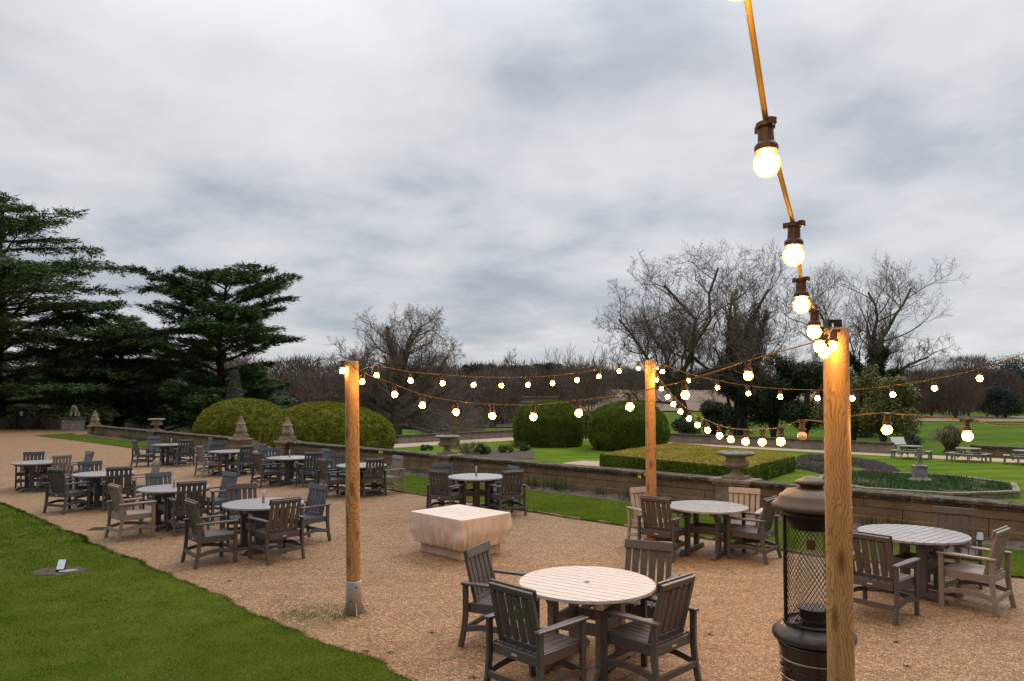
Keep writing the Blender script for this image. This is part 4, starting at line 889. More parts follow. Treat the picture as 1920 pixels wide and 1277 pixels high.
def daffodil(px, py, zf, nf, label):
    t = wall_t(px, py); d = ray(px, py); p = wp(t, .55); s = p[1]/d[1]; z = H0+d[2]*s*.985; x = d[0]*s; y = p[1]
    r = empty('daffodil', (x, y, .03)); tag(r, label, 'flower', 'yellow daffodils in the wall bed'); q = MB()
    for i in range(nf):
        dx, dy, dz = (rng.normal(scale=.07), rng.normal(scale=.05), rng.normal(scale=.03)) if i else (0, 0, 0); c = (dx, dy, z-.03+dz)
        st = MB().tube([(dx*.3, dy*.3, 0), (dx, dy, z-.04+dz)], .005, 5); st.build('stem', MAT['iris'], r)
        f = MB(); f.lathe([(0, .012), (.05, .022), (.055, .027)], 10, c=(0, 0, 0))
        for k in range(6):
            a = k*math.pi/3; f.add([(0, 0, .004), (.03*math.cos(a-.4), .03*math.sin(a-.4), .0), (.062*math.cos(a), .062*math.sin(a), .006), (.03*math.cos(a+.4), .03*math.sin(a+.4), 0)], [(0, 1, 2, 3)])
        ob = f.build('flower_head', MAT['yellow'], r, loc=c); ob.rotation_euler = (R(75), 0, rng.uniform(-.6, .6))
daffodil(1199, 897, 0, 2, 'single yellow daffodil against the wall, left of the middle post')
daffodil(555, 832.5, 0, 1, 'yellow daffodil below the nearest stone finial')
daffodil(716, 850.5, 0, 4, 'bunch of yellow daffodils behind the light chair, right of left post')
daffodil(819, 862, 0, 2, 'two small yellow flowers on the wall under the urn')
daffodil(350, 832, 0, 3, 'pale yellow flowers by the far wall beyond the back row')
# ------------------------------------------------------------------ chairs
def chair_proto(mat, name='garden_armchair'):
    m = MAT[mat]; r = empty(name); BV = .006
    q = MB()                                                     # seat: slats front to back on a rail frame
    for i in range(6):
        x0 = -.235+i*.0795; q.box(x0, x0+.0725, -.235, .262, .405, .428)
    q.box(-.245, .245, .232, .256, .335, .403); q.box(-.245, .245, -.262, -.236, .335, .415)
    q.box(-.262, -.238, -.24, .235, .335, .428); q.box(.2435, .2675, -.24, .235, .335, .428); q.build('seat', m, r, bevel=BV)
    q = MB()                                                     # reclined backrest
    T = Matrix.Translation((0, -.185, .43)) @ Matrix.Rotation(R(14.5), 4, 'X')
    q.box(-.24, -.188, -.018, .018, -.02, .445, T); q.box(.188, .24, -.018, .018, -.02, .445, T)
    for i in range(4):
        x0 = -.1665+i*.0885; q.box(x0, x0+.0675, -.006, .014, .045, .43, T)
    q.box(-.186, .186, -.014, .016, -.015, .043, T); q.box(-.252, .252, .0185, .040, .42, .512, T); q.box(-.24, .24, -.016, .016, .446, .50, T)
    q.build('backrest', m, r, bevel=BV)
    for s in (-1, 1):
        q = MB(); x = s*.284                                        # front leg up to the arm
        q.beam((x, .245, 0), (x, .245, .60), .036, .055, (0, 1, 0)); q.build('leg', m, r, bevel=BV)
        q = MB(); pts = [(-.318, 0), (-.282, .17), (-.264, .34), (-.268, .60)]; w = .027
        vs = []
        for xx in (x-.018, x+.018):
            for (y, z) in pts: vs += [(xx, y-w, z), (xx, y+w, z)]
        n = len(pts)*2; fs = []
        for i in range(len(pts)-1):
            a = 2*i; fs += [(a, a+2, a+3, a+1), (n+a, n+a+1, n+a+3, n+a+2), (a, n+a, n+a+2, a+2), (a+1, a+3, n+a+3, n+a+1)]
        fs += [(0, 1, n+1, n), (n-2, 2*n-2, 2*n-1, n-1)]
        q.add(vs, fs); q.build('leg', m, r, bevel=BV)
        q = MB(); q.prism([(x-s*.0-.033, -.31), (x+.033, -.31), (x+.042, .1), (x+.038, .285), (x-.038, .285), (x-.045, .1)], .601, .627); q.build('armrest', m, r, bevel=.008)
        q = MB(); vs = []; k = 8                                    # arched side stretcher
        for i in range(k+1):
            f = i/k; y = -.262+f*.482; z = .150+.036*math.sin(math.pi*f); vs += [(x-.014, y, z), (x+.014, y, z), (x+.014, y, z+.055), (x-.014, y, z+.055)]
        q.add(vs, [(4*i+j, 4*i+(j+1) % 4, 4*i+4+(j+1) % 4, 4*i+4+j) for i in range(k) for j in range(4)]+[(3, 2, 1, 0), (4*k, 4*k+1, 4*k+2, 4*k+3)]); q.build('stretcher', m, r, bevel=.004)
    MB().box(-.264, .264, -.305, -.28, .14, .195).build('stretcher', m, r, bevel=.004)
    q = MB(); vs = []; k = 8
    for i in range(k+1):
        f = i/k; x = -.264+f*.528; z = .15+.03*math.sin(math.pi*f); vs += [(x, .235, z), (x, .258, z), (x, .258, z+.05), (x, .235, z+.05)]
    q.add(vs, [(4*i+j, 4*i+(j+1) % 4, 4*i+4+(j+1) % 4, 4*i+4+j) for i in range(k) for j in range(4)]+[(3, 2, 1, 0), (4*k, 4*k+1, 4*k+2, 4*k+3)]); q.build('stretcher', m, r, bevel=.004)
    MB().box(-.03, .03, -.2655, -.2625, .365, .382).build('name_plate', MAT['plate'], r)
    return r
PROTO = {}
FLIP = {}
def chair(mat, l, rr, tab, label, group):
    """l, rr: the two top corners of the back rail as seen; tab: table centre"""
    zt = .925
    a = Vector(on_z(l[0], l[1], zt)[:2]); b = Vector(on_z(rr[0], rr[1], zt)[:2]); mid = (a+b)/2; T = Vector(tab[:2])
    e = b-a; tt = (T-mid).normalized(); nrm = Vector((-e.y, e.x)).normalized()
    if nrm.dot(tt) < 0: nrm = -nrm
    dv = math.degrees(math.acos(max(-1, min(1, nrm.dot(tt))))); w = e.length
    ok = .40 < w < .62 and dv < 32
    f = nrm if ok else (nrm*.35+tt*.65).normalized() if dv < 60 else tt
    o = mid+f*.31
    d = (T-o).length
    if mat in PROTO: c = copy_tree(PROTO[mat])
    else: c = PROTO[mat] = chair_proto(mat)
    c.location = (o.x, o.y, 0); c.rotation_euler.z = math.atan2(-f.x, f.y); tag(c, label, 'chair', group)
    print('CH %-60s w=%.2f dev=%3.0f dist=%.2f ok=%s at %.2f,%.2f' % (label[:60], w, dv, d, ok, o.x, o.y))
    return c

# ------------------------------------------------------------------ tables
def table_proto(topm, basem, name='round_table', Rt=.62, slot=True):
    r = empty(name); BV = .004; n = 13; q = MB(); gap = .010; hole = .03
    for i in range(n):
        x0 = -Rt+2*Rt*i/n+gap/2; x1 = -Rt+2*Rt*(i+1)/n-gap/2
        k = 7; up = []; 
        for j in range(k+1):
            x = x0+(x1-x0)*j/k; up.append((x, math.sqrt(max(Rt*Rt-x*x, 0))))
        up = [p for p in up if p[1] > .0]
        if i == n//2:
            arc = [(hole*math.cos(R(a))*.98, hole*math.sin(R(a))) for a in range(180, -1, -20)]
            q.prism([(x0, 0)]+arc+[(x1, 0)]+up[::-1], .70, .73); q.prism([(x, -y) for x, y in ([(x0, 0)]+arc+[(x1, 0)]+up[::-1])][::-1], .70, .73)
        else: q.prism([(x, -y) for x, y in up]+up[::-1], .70, .73)
    q.build('table_top', MAT[topm], r, bevel=.004)
    q = MB()
    for s in (-.36, .36): q.box(-.50, .50, s-.035, s+.035, .655, .698)
    q.build('top_frame', MAT[basem], r)
    for sy in (-.24, .24):                                       # two trestles
        q = MB(); pr = [(-.46, 0), (-.46, .035), (-.40, .085), (.40, .085), (.46, .035), (.46, 0), (.36, 0), (.30, .025), (-.30, .025), (-.36, 0)]
        vs = [(x, sy-.04, z) for x, z in pr]+[(x, sy+.04, z) for x, z in pr]; k = len(pr)
        q.add(vs, [tuple(range(k)), tuple(range(2*k-1, k-1, -1))]+[(i, k+i, k+(i+1) % k, (i+1) % k) for i in range(k)]); q.build('foot', MAT[basem], r, bevel=BV)
        for sx in (-.20, .20):
            q = MB(); q.box(sx-.055, sx+.055, sy-.03, sy+.03, .0855, .65)
            s = 1 if sx > 0 else -1
            q.add([(sx+s*.055, sy-.028, .652), (sx+s*.14, sy-.028, .652), (sx+s*.055, sy-.028, .54), (sx+s*.055, sy+.028, .652), (sx+s*.14, sy+.028, .652), (sx+s*.055, sy+.028, .54)], [(0, 1, 2), (5, 4, 3), (0, 3, 4, 1), (1, 4, 5, 2), (2, 5, 3, 0)])
            q.build('leg', MAT[basem], r, bevel=BV)
        q = MB(); q.box(-.144, .144, sy-.02, sy+.02, .34, .44); q.box(-.50, .50, sy-.035, sy+.035, .6525, .6815); q.build('cross_rail', MAT[basem], r, bevel=BV)
    q = MB()
    for sx in (-.20, .20): q.box(sx-.02, sx+.02, -.209, .209, .33, .43)
    q.build('cross_rail', MAT[basem], r, bevel=BV)
    return r
TP = {}
def table(key, px, py, rz, topm, basem, label):
    x, y, _ = on_z(px, py, .73); k = topm+basem
    if k in TP: o = copy_tree(TP[k])
    else: o = TP[k] = table_proto(topm, basem)
    o.location = (x, y, 0); o.rotation_euler.z = rz; tag(o, label, 'table', 'round garden tables on the gravel'); TB[key] = (x, y); return o
TB = {}
wa = WROT+R(90)
table('A', 1100, 1091, R(57), 'cream', 'light', 'cream-topped slatted round table nearest the camera')
table('B', 1325, 948.5, wa+R(10), 'darktop', 'dark', 'round dark table on the right, below the big wall urn')
table('C', 1711, 999, R(-52), 'darktop', 'dark', 'slatted dark table at the right edge, beyond the thick wooden post')
table('D', 893, 893, wa, 'darktop', 'dark', 'lone dark table directly behind the tan covered fire pit')
table('E', 494, 943, wa, 'darktop', 'dark', 'round table nearest to the left post, nearest of the left-hand groups')
table('F', 326.5, 914, wa, 'darktop', 'dark', 'round dark table with drain cover in the gravel to its left')
table('G', 195, 887, wa, 'darktop', 'skytint', 'second round table from the left in the front row')
table('H', 73, 866, wa, 'darktop', 'skytint', 'leftmost round table, by the left edge')
table('I', 321, 833, wa, 'darktop', 'skytint', 'smallest, furthest round table, beside the terrace lawn')
table('J', 431, 845.5, wa, 'darktop', 'skytint', 'second round table of the back row, below the middle finial')
table('K', 543, 857.5, wa, 'darktop', 'skytint', 'third round table of the back row, below the nearest finial')
table('L', 678, 871.5, wa, 'darktop', 'skytint', 'round table half hidden behind the left wooden post')
CH = [
 ('A', 'dark', (867, 1032), (914, 1013), 'dark armchair at the cream table, back toward the fire pit'),
 ('A', 'dark', (920, 1089), (995, 1109), 'dark armchair cut by the bottom edge, left of the cream table'),
 ('A', 'dark', (1236, 1097), (1306, 1075), 'dark armchair at the front right of the cream table, rail tilted up to the right'),
 ('A', 'dark', (1178, 1011), (1258, 1018), 'dark armchair behind the cream table, facing the camera'),
 ('B', 'sand', (1181, 915), (1224, 912), 'pale sand chair in front of the middle wooden post'),
 ('B', 'dark', (1202, 930), (1253, 935), 'dark armchair with its back to us, left of the table under the big urn'),
 ('B', 'sand', (1371, 914), (1422, 917), 'pale sand chair right below the big wall urn'),
 ('B', 'dark', (1434, 938), (1461, 930), 'dark chair seen side-on just left of the patio heater'),
 ('C', 'dark', (1588, 995), (1664, 1006), 'dark armchair partly hidden by the thick wooden post on its right side'),
 ('C', 'dark', (1749, 949), (1831, 955), 'dark chair behind the right-edge table, against the wall'),
 ('C', 'light', (1873, 1003), (1889, 982), 'taupe chair at the far right edge, seen from the side'),
 ('D', 'dark', (806, 882), (836, 884), 'dark chair at the front left of the lone table behind the fire pit'),
 ('D', 'skytint', (810, 869), (847, 869), 'grey chair at the back left of the lone table behind the fire pit'),
 ('D', 'dark', (945, 883), (981, 883), 'dark chair at the front right of the lone table behind the fire pit'),
 ('D', 'skytint', (952, 873), (979, 875), 'grey chair mostly hidden at the back right of the lone table'),
 ('E', 'dark', (345, 935), (369, 943), 'dark chair facing right, front left of the group nearest the left post'),
 ('E', 'dark', (508.5, 938), (566, 931.6), 'dark chair with back to us at the table nearest the left post'),
 ('E', 'dark', (426, 909), (480, 906), 'dark chair facing us behind the table nearest the left post'),
 ('E', 'skytint', (585, 907), (614, 910), 'slate grey chair facing left, just left of the left wooden post'),
 ('F', 'light', (201.7, 907), (224, 912), 'pale taupe chair facing right, beside the drain cover'),
 ('F', 'dark', (334, 905), (386.5, 901.6), 'dark chair with back to us at the table right of the drain cover'),
 ('F', 'skytint', (273, 888), (319, 884.5), 'slate chair facing us behind the table right of the drain cover'),
 ('F', 'skytint', (424, 884.5), (443, 886), 'slate chair facing left, right of the table with the pale taupe chair'),
 ('G', 'dark', (93, 879), (113.5, 880), 'dark chair facing right at the second table from the left'),
 ('G', 'dark', (200, 877), (247, 875), 'dark chair with back to us at the second table from the left'),
 ('G', 'skytint', (146, 866), (191, 864), 'slate chair behind the second table from the left'),
 ('G', 'light', (291, 864), (301, 866), 'pale chair facing left, right of the second table from the left'),
 ('H', 'skytint', (44, 848), (84.5, 847), 'slate chair behind the leftmost table'),
 ('H', 'light', (97, 854), (139, 852), 'pale taupe chair with back to us at the leftmost table'),
 ('H', 'skytint', (163.5, 845.5), (176, 847), 'slate chair facing left, right of the leftmost table'),
 ('I', 'skytint', (248, 825), (255, 826), 'slate chair facing right at the furthest table by the lawn'),
 ('I', 'skytint', (276, 820), (299, 818), 'slate chair behind the furthest table by the lawn'),
 ('I', 'skytint', (334, 825.6), (363, 824.6), 'slate chair with back to us at the furthest table by the lawn'),
 ('I', 'skytint', (392, 820.6), (401, 820), 'slate chair seen side-on between the two furthest tables'),
 ('J', 'light', (367, 836), (380, 837), 'pale chair facing right in the back row, below the middle finial'),
 ('J', 'skytint', (449, 837), (478, 835), 'slate chair with back to us at the second table of the back row'),
 ('J', 'skytint', (395, 830.7), (425, 830), 'slate chair behind the second table of the back row'),
 ('J', 'skytint', (487, 830.7), (502, 832), 'slate chair facing left at the foot of the steps gap'),
 ('K', 'dark', (472, 848), (488, 850), 'dark chair facing right at the third table of the back row'),
 ('K', 'skytint', (572, 849.5), (605, 848), 'slate chair with back to us at the third table of the back row'),
 ('K', 'skytint', (494, 841), (524, 840), 'slate chair behind the third table of the back row'),
 ('K', 'skytint', (604, 841.5), (623, 842), 'slate chair facing left at the third table, under the wall'),
 ('L', 'dark', (596.5, 860), (609.5, 861.5), 'dark chair facing right, immediately left of the left wooden post'),
 ('L', 'dark', (687, 861), (722, 859), 'dark chair with back to us, immediately right of the left wooden post'),
 ('L', 'skytint', (623, 851), (655, 850.5), 'slate chair peeping out behind the left side of the left wooden post'),
 ('L', 'light', (735, 854), (761, 855), 'pale chair facing left, on the lawn edge right of the left post'),
]
for k, mat, l, rr, lab in CH: chair(mat, l, rr, TB[k], lab, 'armchairs around the round garden tables')

# parasol bases with their tubes standing up through the tables
for k, lab in (('E', 'parasol base and tube through the table nearest the left post'), ('F', 'parasol base and tube through the table right of the drain cover'), ('K', 'parasol base and tube through the third table of the back row'), ('I', 'parasol base and tube through the furthest table by the lawn'), ('D', 'parasol base and tube through the lone table behind the fire pit')):
    x, y = TB[k]; r = empty('parasol_stand', (x, y, 0)); tag(r, lab, 'parasol base', 'empty parasol stands under the tables')
    MB().lathe([(0, .25), (.03, .25), (.055, .23), (.075, .08), (.12, .05), (.12, .03)], 32).build('base', MAT['base'], r, smooth=True, loc=(.06, 0, .002))
    MB().lathe([(.08, .022), (.80, .022)], 16).build('tube', MAT['copper'], r, smooth=True); MB().lathe([(.801, .017), (.94, .017)], 16).build('sleeve', MAT['galv'], r, smooth=True)

# ------------------------------------------------------------------ covered fire pit
Lc, Fc, Rc = [Vector(on_z(*q, .62)) for q in ((770, 958), (866, 977.5), (959, 961))]
Bc = Vector(on_z(860, 946, .62)); cen = (Lc+Fc+Rc+Bc)/4; ax = ((Rc-Fc)+(Bc-Lc)).normalized(); ang = math.atan2(ax.y, ax.x)
wx = ((Rc-Fc).length+(Bc-Lc).length)/4; wy = ((Lc-Fc).length+(Bc-Rc).length)/4; print('PIT', wx*2, wy*2, math.degrees(ang))
wx = max(.52, min(.64, wx)); wy = max(.60, min(.70, wy))
r = empty('fire_pit', (cen.x, cen.y, 0), ang); tag(r, 'low cream boxed fire pit table under the tan cover', 'fire pit')
k = .76; q = MB(); q.box(-wx*k, wx*k, -wy*k, wy*k, .0, .528); q.build('panel', MAT['pitbase'], r, bevel=.01)
for sx in (-1, 1):
    for sy in (-1, 1):
        MB().box(sx*(wx*k-.05)-.06, sx*(wx*k-.05)+.06, sy*(wy*k-.05)-.06, sy*(wy*k-.05)+.06, 0, .45).build('corner_post', MAT['pitbase'], r, bevel=.008)
MB().box(-wx+.04, wx-.04, -wy+.04, wy-.04, .53, .575).build('table_top', MAT['pitbase'], r, bevel=.01)
# cover
def rsq(a, hx, hy, p):
    c, s = math.cos(a), math.sin(a); t = (abs(c/hx)**p+abs(s/hy)**p)**(-1/p); return c*t, s*t
nA, rows = 320, []
V = []
prof = []
for i in range(13): f = i/12; prof.append(('top', f))
for i in range(0, 37): prof.append(('side', i/36))
for kind, f in prof:
    for j in range(nA):
        a = 2*math.pi*j/nA; c, s = math.cos(a), math.sin(a)
        cornerness = abs(math.sin(2*math.atan2(s*wx, c*wy)))
        if kind == 'top':
            x, y = rsq(a, wx, wy, 26); g_ = f if f < .95 else .993; x *= g_; y *= g_
            z = .622+.010*noise.noise(Vector((x*3, y*3, 0)))*(f < .95)-.014*math.exp(-((x-.02)**2+(y+.05)**2)*7)
        else:
            ff = f; lo = max(0, ff-.5)/.5; x, y = rsq(a, wx, wy, 26-12*ff)
            s1 = noise.noise(Vector((x*5, y*5, 2.0))); s2 = noise.noise(Vector((x*15, y*15, 5.0))); s3 = noise.noise(Vector((x*3+s1*2, y*3, ff*2.2+9))); s4 = noise.noise(Vector((x*34, y*34, ff*1.5)))
            kx = .995-.05*ff-.10*lo**1.4; x *= kx; y *= kx; z = .612-.47*ff+.03*s1*ff**2
            fold = .055*s1*ff+.085*s2*ff**1.3+.045*s3*min(1, ff*2)*(1-ff*.4)+.030*s4*ff**2.5; z += .045*s2*ff**3
            if ff < .05: z = .622-.010*(ff/.05); fold = -.004*(1-ff/.05)
            fold += .022*math.exp(-((cornerness-1)/.004)**2)*math.sin(min(1, ff*1.1)*3.1)
            l = math.hypot(x, y); x += x/l*fold; y += y/l*fold
        V.append((x, y, z))
for j in range(nA):                                             # tucked hem
    x, y, z = V[(len(prof)-1)*nA+j]; V.append((x*.93, y*.93, z+.015))
Q = [(i*nA+j, i*nA+(j+1) % nA, (i+1)*nA+(j+1) % nA, (i+1)*nA+j) for i in range(len(prof)) for j in range(nA) if prof[i][0] == 'top' and i < 12 or prof[i][0] == 'side']
o = np_mesh('fitted_cover', V, Q, MAT['fabric'], smooth=True); o.location = (cen.x, cen.y, 0); o.rotation_euler.z = ang; tag(o, 'tan vinyl cover gathered over the low fire pit', 'cover')

# ------------------------------------------------------------------ patio heater
hx, hy, _ = at_y(1521.5, 940, 5.25); r = empty('patio_heater', (hx, hy, 0), .3); tag(r, 'tall brown and black cylindrical patio heater behind the thick wooden post', 'patio heater'); r.scale = (.945, .945, .973)
q = MB(); q.lathe([(0, .20), (.02, .235), (.04, .24), (.44, .235), (.56, .242), (.64, .262), (.67, .27), (.675, .2)], 64); q.build('body', MAT['heaterblk'], r, smooth=True)
for z in (.42, .55):
    q = MB(); pts = [(math.cos(R(a))*.248, math.sin(R(a))*.248, z) for a in range(0, 361, 6)]; q.tube(pts, .009, 8); q.build('trim_ring', MAT['chrome'], r, smooth=True)
for a in range(0, 360, 30):
    pts = [(math.cos(R(a+b))*.2425, math.sin(R(a+b))*.2425, .485) for b in range(-8, 9, 4)]; MB().tube(pts, .008, 6).build('vent_slot', MAT['black'], r)
q = MB(); q.lathe([(.676, .255), (.69, .296), (.71, .305), (.735, .30), (.77, .265), (.795, .225), (.80, .20)], 64); q.build('shoulder', MAT['matteblk'], r, smooth=True)
q = MB()
for z in (.81, 1.615): q.tube([(math.cos(R(a))*.213, math.sin(R(a))*.213, z) for a in range(0, 361, 6)], .011, 8)
for a in (163, 343): q.beam((math.cos(R(a))*.213, math.sin(R(a))*.213, .80), (math.cos(R(a))*.213, math.sin(R(a))*.213, 1.63), .022, .022, (math.cos(R(a)), math.sin(R(a)), 0))
q.build('cage_frame', MAT['black'], r)
segs = []; nd = 44; nz = 34                         # diamond mesh guard
for i in range(nd):
    for j in range(nz):
        for sgn in (1, -1):
            a0 = 2*math.pi*(i+.5*(j % 2)*1)/nd; a1 = a0+sgn*math.pi/nd; z0 = .815+j*.79/nz; z1 = .815+(j+1)*.79/nz
            segs.append((math.cos(a0)*.208, math.sin(a0)*.208, z0, math.cos(a1)*.208, math.sin(a1)*.208, z1, .0019, .0019))
V, Q = tubes_np(segs, 4); np_mesh('wire_guard', V, Q, MAT['heatermesh'], r)
q = MB(); q.lathe([(.81, .075), (1.60, .075)], 32, cap=False); q.build('glass_tube', MAT['glass'], r, smooth=True)
q = MB(); q.lathe([(.801, .13), (.83, .13), (.84, .10), (.90, .10), (.905, .12), (.915, .12), (.92, .04)], 24); q.build('burner', MAT['black'], r)
q = MB(); q.lathe([(.92, .018), (1.62, .018)], 12, c=(.09, -.06, 0)); q.build('gas_pipe', MAT['heatermesh'], r)
q = MB(); q.lathe([(1.50, .15), (1.62, .205), (1.64, .205)], 40); q.build('collar', MAT['black'], r, smooth=True)
q = MB(); q.lathe([(1.642, .20), (1.645, .27), (1.655, .292), (1.675, .296), (1.69, .285), (1.705, .265), (1.735, .24), (1.752, .232), (1.758, .215), (1.79, .185), (1.80, .12), (1.802, .1)], 72); q.build('hood', MAT['heater'], r, smooth=True)
q = MB(); q.lathe([(1.803, .085), (1.83, .085), (1.832, .108), (1.845, .119), (1.858, .114), (1.870, .085), (1.888, .055), (1.894, .02)], 56); q.build('cap', MAT['heater'], r, smooth=True)
q = MB(); q.tube([(-.2, -.10, .845), (-.265, -.13, .845)], .014, 10); q.tube([(-.262, -.128, .845), (-.29, -.142, .845)], .022, 12); q.build('knob', MAT['black'], r)
MB().box(-.03, .03, -.216, -.212, 1.38, 1.45, Matrix.Rotation(R(-42), 4, 'Z')).build('warning_label', MAT['socket'], r)

# ------------------------------------------------------------------ posts
TOPS = {}
def post(key, label, sleeve):
    (tx, ty), (bx, by), Y = POSTS[key]; T = Vector(at_y(tx, ty, Y)); B = Vector(at_y(bx, by, Y)); d = (T-B)/(T.z-B.z); B = T-d*(T.z); TOPS[key] = T
    r = empty('wooden_post', tuple(B)); tag(r, label, 'post', 'round timber posts holding the festoon lights')
    L = T.z; n = 40; q = MB(); prof = [(.012 if sleeve else -.05, .078), (L*.3, .080), (L*.6, .079), (L-.006, .077), (L, .071)]
    V = []; sg = 48
    zz = [p[0] for p in prof]; zs = list(np.linspace(prof[0][0], L-.006, 30))+[L]
    for z in zs:
        rr = np.interp(z, zz, [p[1] for p in prof])
        for k in range(sg):
            a = 2*math.pi*k/sg; w = 1+.018*noise.noise(Vector((math.cos(a)*.8, math.sin(a)*.8, z*1.5+len(key)))); V.append((math.cos(a)*rr*w+d.x*z, math.sin(a)*rr*w+d.y*z, z))
    m = len(zs); Q = [(i*sg+k, i*sg+(k+1) % sg, (i+1)*sg+(k+1) % sg, (i+1)*sg+k) for i in range(m-1) for k in range(sg)]
    q.add(V, Q+[tuple((m-1)*sg+k for k in range(sg))]); q.build('pole', MAT['post'], r, smooth=True); 
    if sleeve:
        s = MB(); s.lathe([(0, .088), (.365, .088), (.37, .086), (.37, .0805)], 48); s.build('sleeve', MAT['galv'], r, smooth=True)
        for a in (-62, 28, 118, 208):
            c, sn = math.cos(R(a)), math.sin(R(a)); f = MB()
            f.add([(c*.086-sn*w, sn*.086+c*w, z) for w in (-.005, .005) for z in (0, .14)]+[(c*.135-sn*w, sn*.135+c*w, z) for w in (-.005, .005) for z in (0, .012)], [(0, 1, 5, 4), (2, 6, 7, 3), (0, 2, 3, 1), (4, 5, 7, 6), (1, 3, 7, 5), (0, 4, 6, 2)]); f.build('fin', MAT['galv'], r)
        for z, a in ((.31, -60), (.30, 150), (.16, -100)):
            MB().lathe([(0, .009), (.006, .009), (.008, .004)], 10).build('bolt', MAT['black'], r, loc=(.088*math.cos(R(a)), .088*math.sin(R(a)), z)).rotation_euler = (0, R(90), R(a))
    return r
post('left', 'round pine post in a grey steel sleeve, standing left of the fire pit', True)
pm = post('mid', 'furthest, thinnest-looking pine post, in front of the flat-topped hedge', False)
pr_ = post('right', 'thick pine post in the foreground right, in front of the heater', False)
rt = TOPS['right']; q = MB(); z = rt.z
lo = Vector((rt.x, rt.y, 0))
def local(rt_root, p): return (p[0]-rt_root.location.x, p[1]-rt_root.location.y, p[2]-rt_root.location.z)
c = local(pr_, (rt.x-.03, rt.y-.02, z)); q.box(c[0]-.045, c[0]+.045, c[1]-.04, c[1]+.04, c[2]+.0, c[2]+.05); q.build('bracket', MAT['black'], pr_, bevel=.004)
q = MB(); q.tube([(c[0]-.02, c[1]-.045, c[2]+.02), (c[0]-.035, c[1]-.085, c[2]-.005), (c[0]-.045, c[1]-.09, c[2]-.04), (c[0]-.055, c[1]-.075, c[2]-.055)], .006, 8); q.build('hook', MAT['galv'], pr_)
tm = TOPS['mid']; c = local(pm, (tm.x+.08, tm.y-.03, tm.z-.13)); q = MB(); q.box(c[0]-.02, c[0]+.05, c[1]-.02, c[1]+.02, c[2]-.02, c[2]+.03); q.tube([(c[0]-.06, c[1]-.05, c[2]), (c[0], c[1]-.05, c[2]-.01)], .006, 6); q.build('bracket', MAT['galv'], pm)

# ------------------------------------------------------------------ festoon lights
def catmull(P, k=6):
    out = []; n = len(P)
    for i in range(n-1):
        p0, p1, p2, p3 = [P[max(0, min(n-1, j))] for j in (i-1, i, i+1, i+2)]
        for s in range(k):
            t = s/k; out.append(.5*((2*p1)+(-p0+p2)*t+(2*p0-5*p1+4*p2-p3)*t*t+(-p0+3*p1-3*p2+p3)*t**3))
    out.append(P[-1]); return out
BR = .033
_sock = _bulb = None
def socket_mesh():
    q = MB(); q.lathe([(.030, .0185), (.033, .029), (.046, .0295), (.052, .026), (.056, .0205), (.092, .019), (.095, .024), (.108, .024), (.110, .012)], 20); 
    for s in (-1, 1): q.box(s*.026-.009, s*.026+.009, -.010, .010, .094, .112)
    return q
def string_lights(label, A, B, bulbs, thick=.0042, tail=None):
    """A, B: the attachments; bulbs: (px, py, depth or None, lit)"""
    global _sock, _bulb
    r = empty('festoon_lights', (0, 0, 0)); tag(r, label, 'string lights', 'warm festoon strings on the posts'); pts = [Vector(A)]; A2 = Vector(A); B2 = Vector(B)
    for px, py, dep, lit in bulbs:
        d = Vector(ray(px, py)); dp = d.x/d.y
        if dep is None:
            dx, dy = B2.x-A2.x, B2.y-A2.y; t = (dp*A2.y-A2.x)/(dx-dp*dy); dep = A2.y+dy*t
        p = d*(dep/d.y)+Vector((0, 0, H0)); cp = p+Vector((0, 0, .107)); pts.append(cp)
        tilt = Vector((rng.normal(scale=.06), rng.normal(scale=.06), rng.uniform(0, 6)))
        if _sock is None:
            s = socket_mesh().build('socket', MAT['socket'], r, smooth=False, bevel=.0015); _sock = s
            b = MB(); sph = lambda rr: [(-rr+.0003, .002)]+[(rr*math.sin(R(a)), rr*math.cos(R(a))) for a in range(-80, 71, 10)]
            b.lathe(sph(.0255), 24); nf = len(b.f); b.lathe(sph(.0325), 24); b = b.build('bulb', MAT['bulb'], s, smooth=True); b.data.materials.append(MAT['halo'])
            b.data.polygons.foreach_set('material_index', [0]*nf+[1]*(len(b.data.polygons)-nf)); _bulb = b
        else:
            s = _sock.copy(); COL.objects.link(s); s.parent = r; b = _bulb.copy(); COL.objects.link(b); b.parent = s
        s.location = p; s.rotation_euler = tilt
        if not lit: 
            b.data = b.data.copy(); b.data.materials[0] = MAT['socket']; b.data.materials[1] = MAT['deadbulb']; b['label'] = 'unlit clear bulb'
    pts.append(B2)
    MB().tube(catmull(pts, 7) if thick < .005 else pts, thick, 8).build('cable', MAT['cable_near' if thick > .005 else 'cable'], r, smooth=True); return r
tl, tm, tr = TOPS['left'], TOPS['mid'], TOPS['right']
s_ = lambda L, lit=True: [(x, y, None, lit) for x, y in L]
string_lights('festoon string from the left post across to the thick right post', (tl.x-.10, tl.y-.05, tl.z-.09), (tr.x-.05, tr.y+.07, tr.z-.07),
    [(642, 695, 7.98, True), (679, 716, 7.85, True)]+s_([(740, 740), (792, 760), (855, 773), (923, 780), (1000, 782), (1085, 775), (1181, 763), (1285, 741), (1403, 705)]))
string_lights('festoon string from the left post back to the middle post', (tl.x+.08, tl.y+.02, tl.z-.11), (tm.x-.08, tm.y-.02, tm.z-.12),
    s_([(706, 704), (770, 714), (830, 719), (888, 722), (940, 723), (990, 722), (1036, 719), (1082, 713), (1123, 706), (1161, 696), (1197, 691)]))
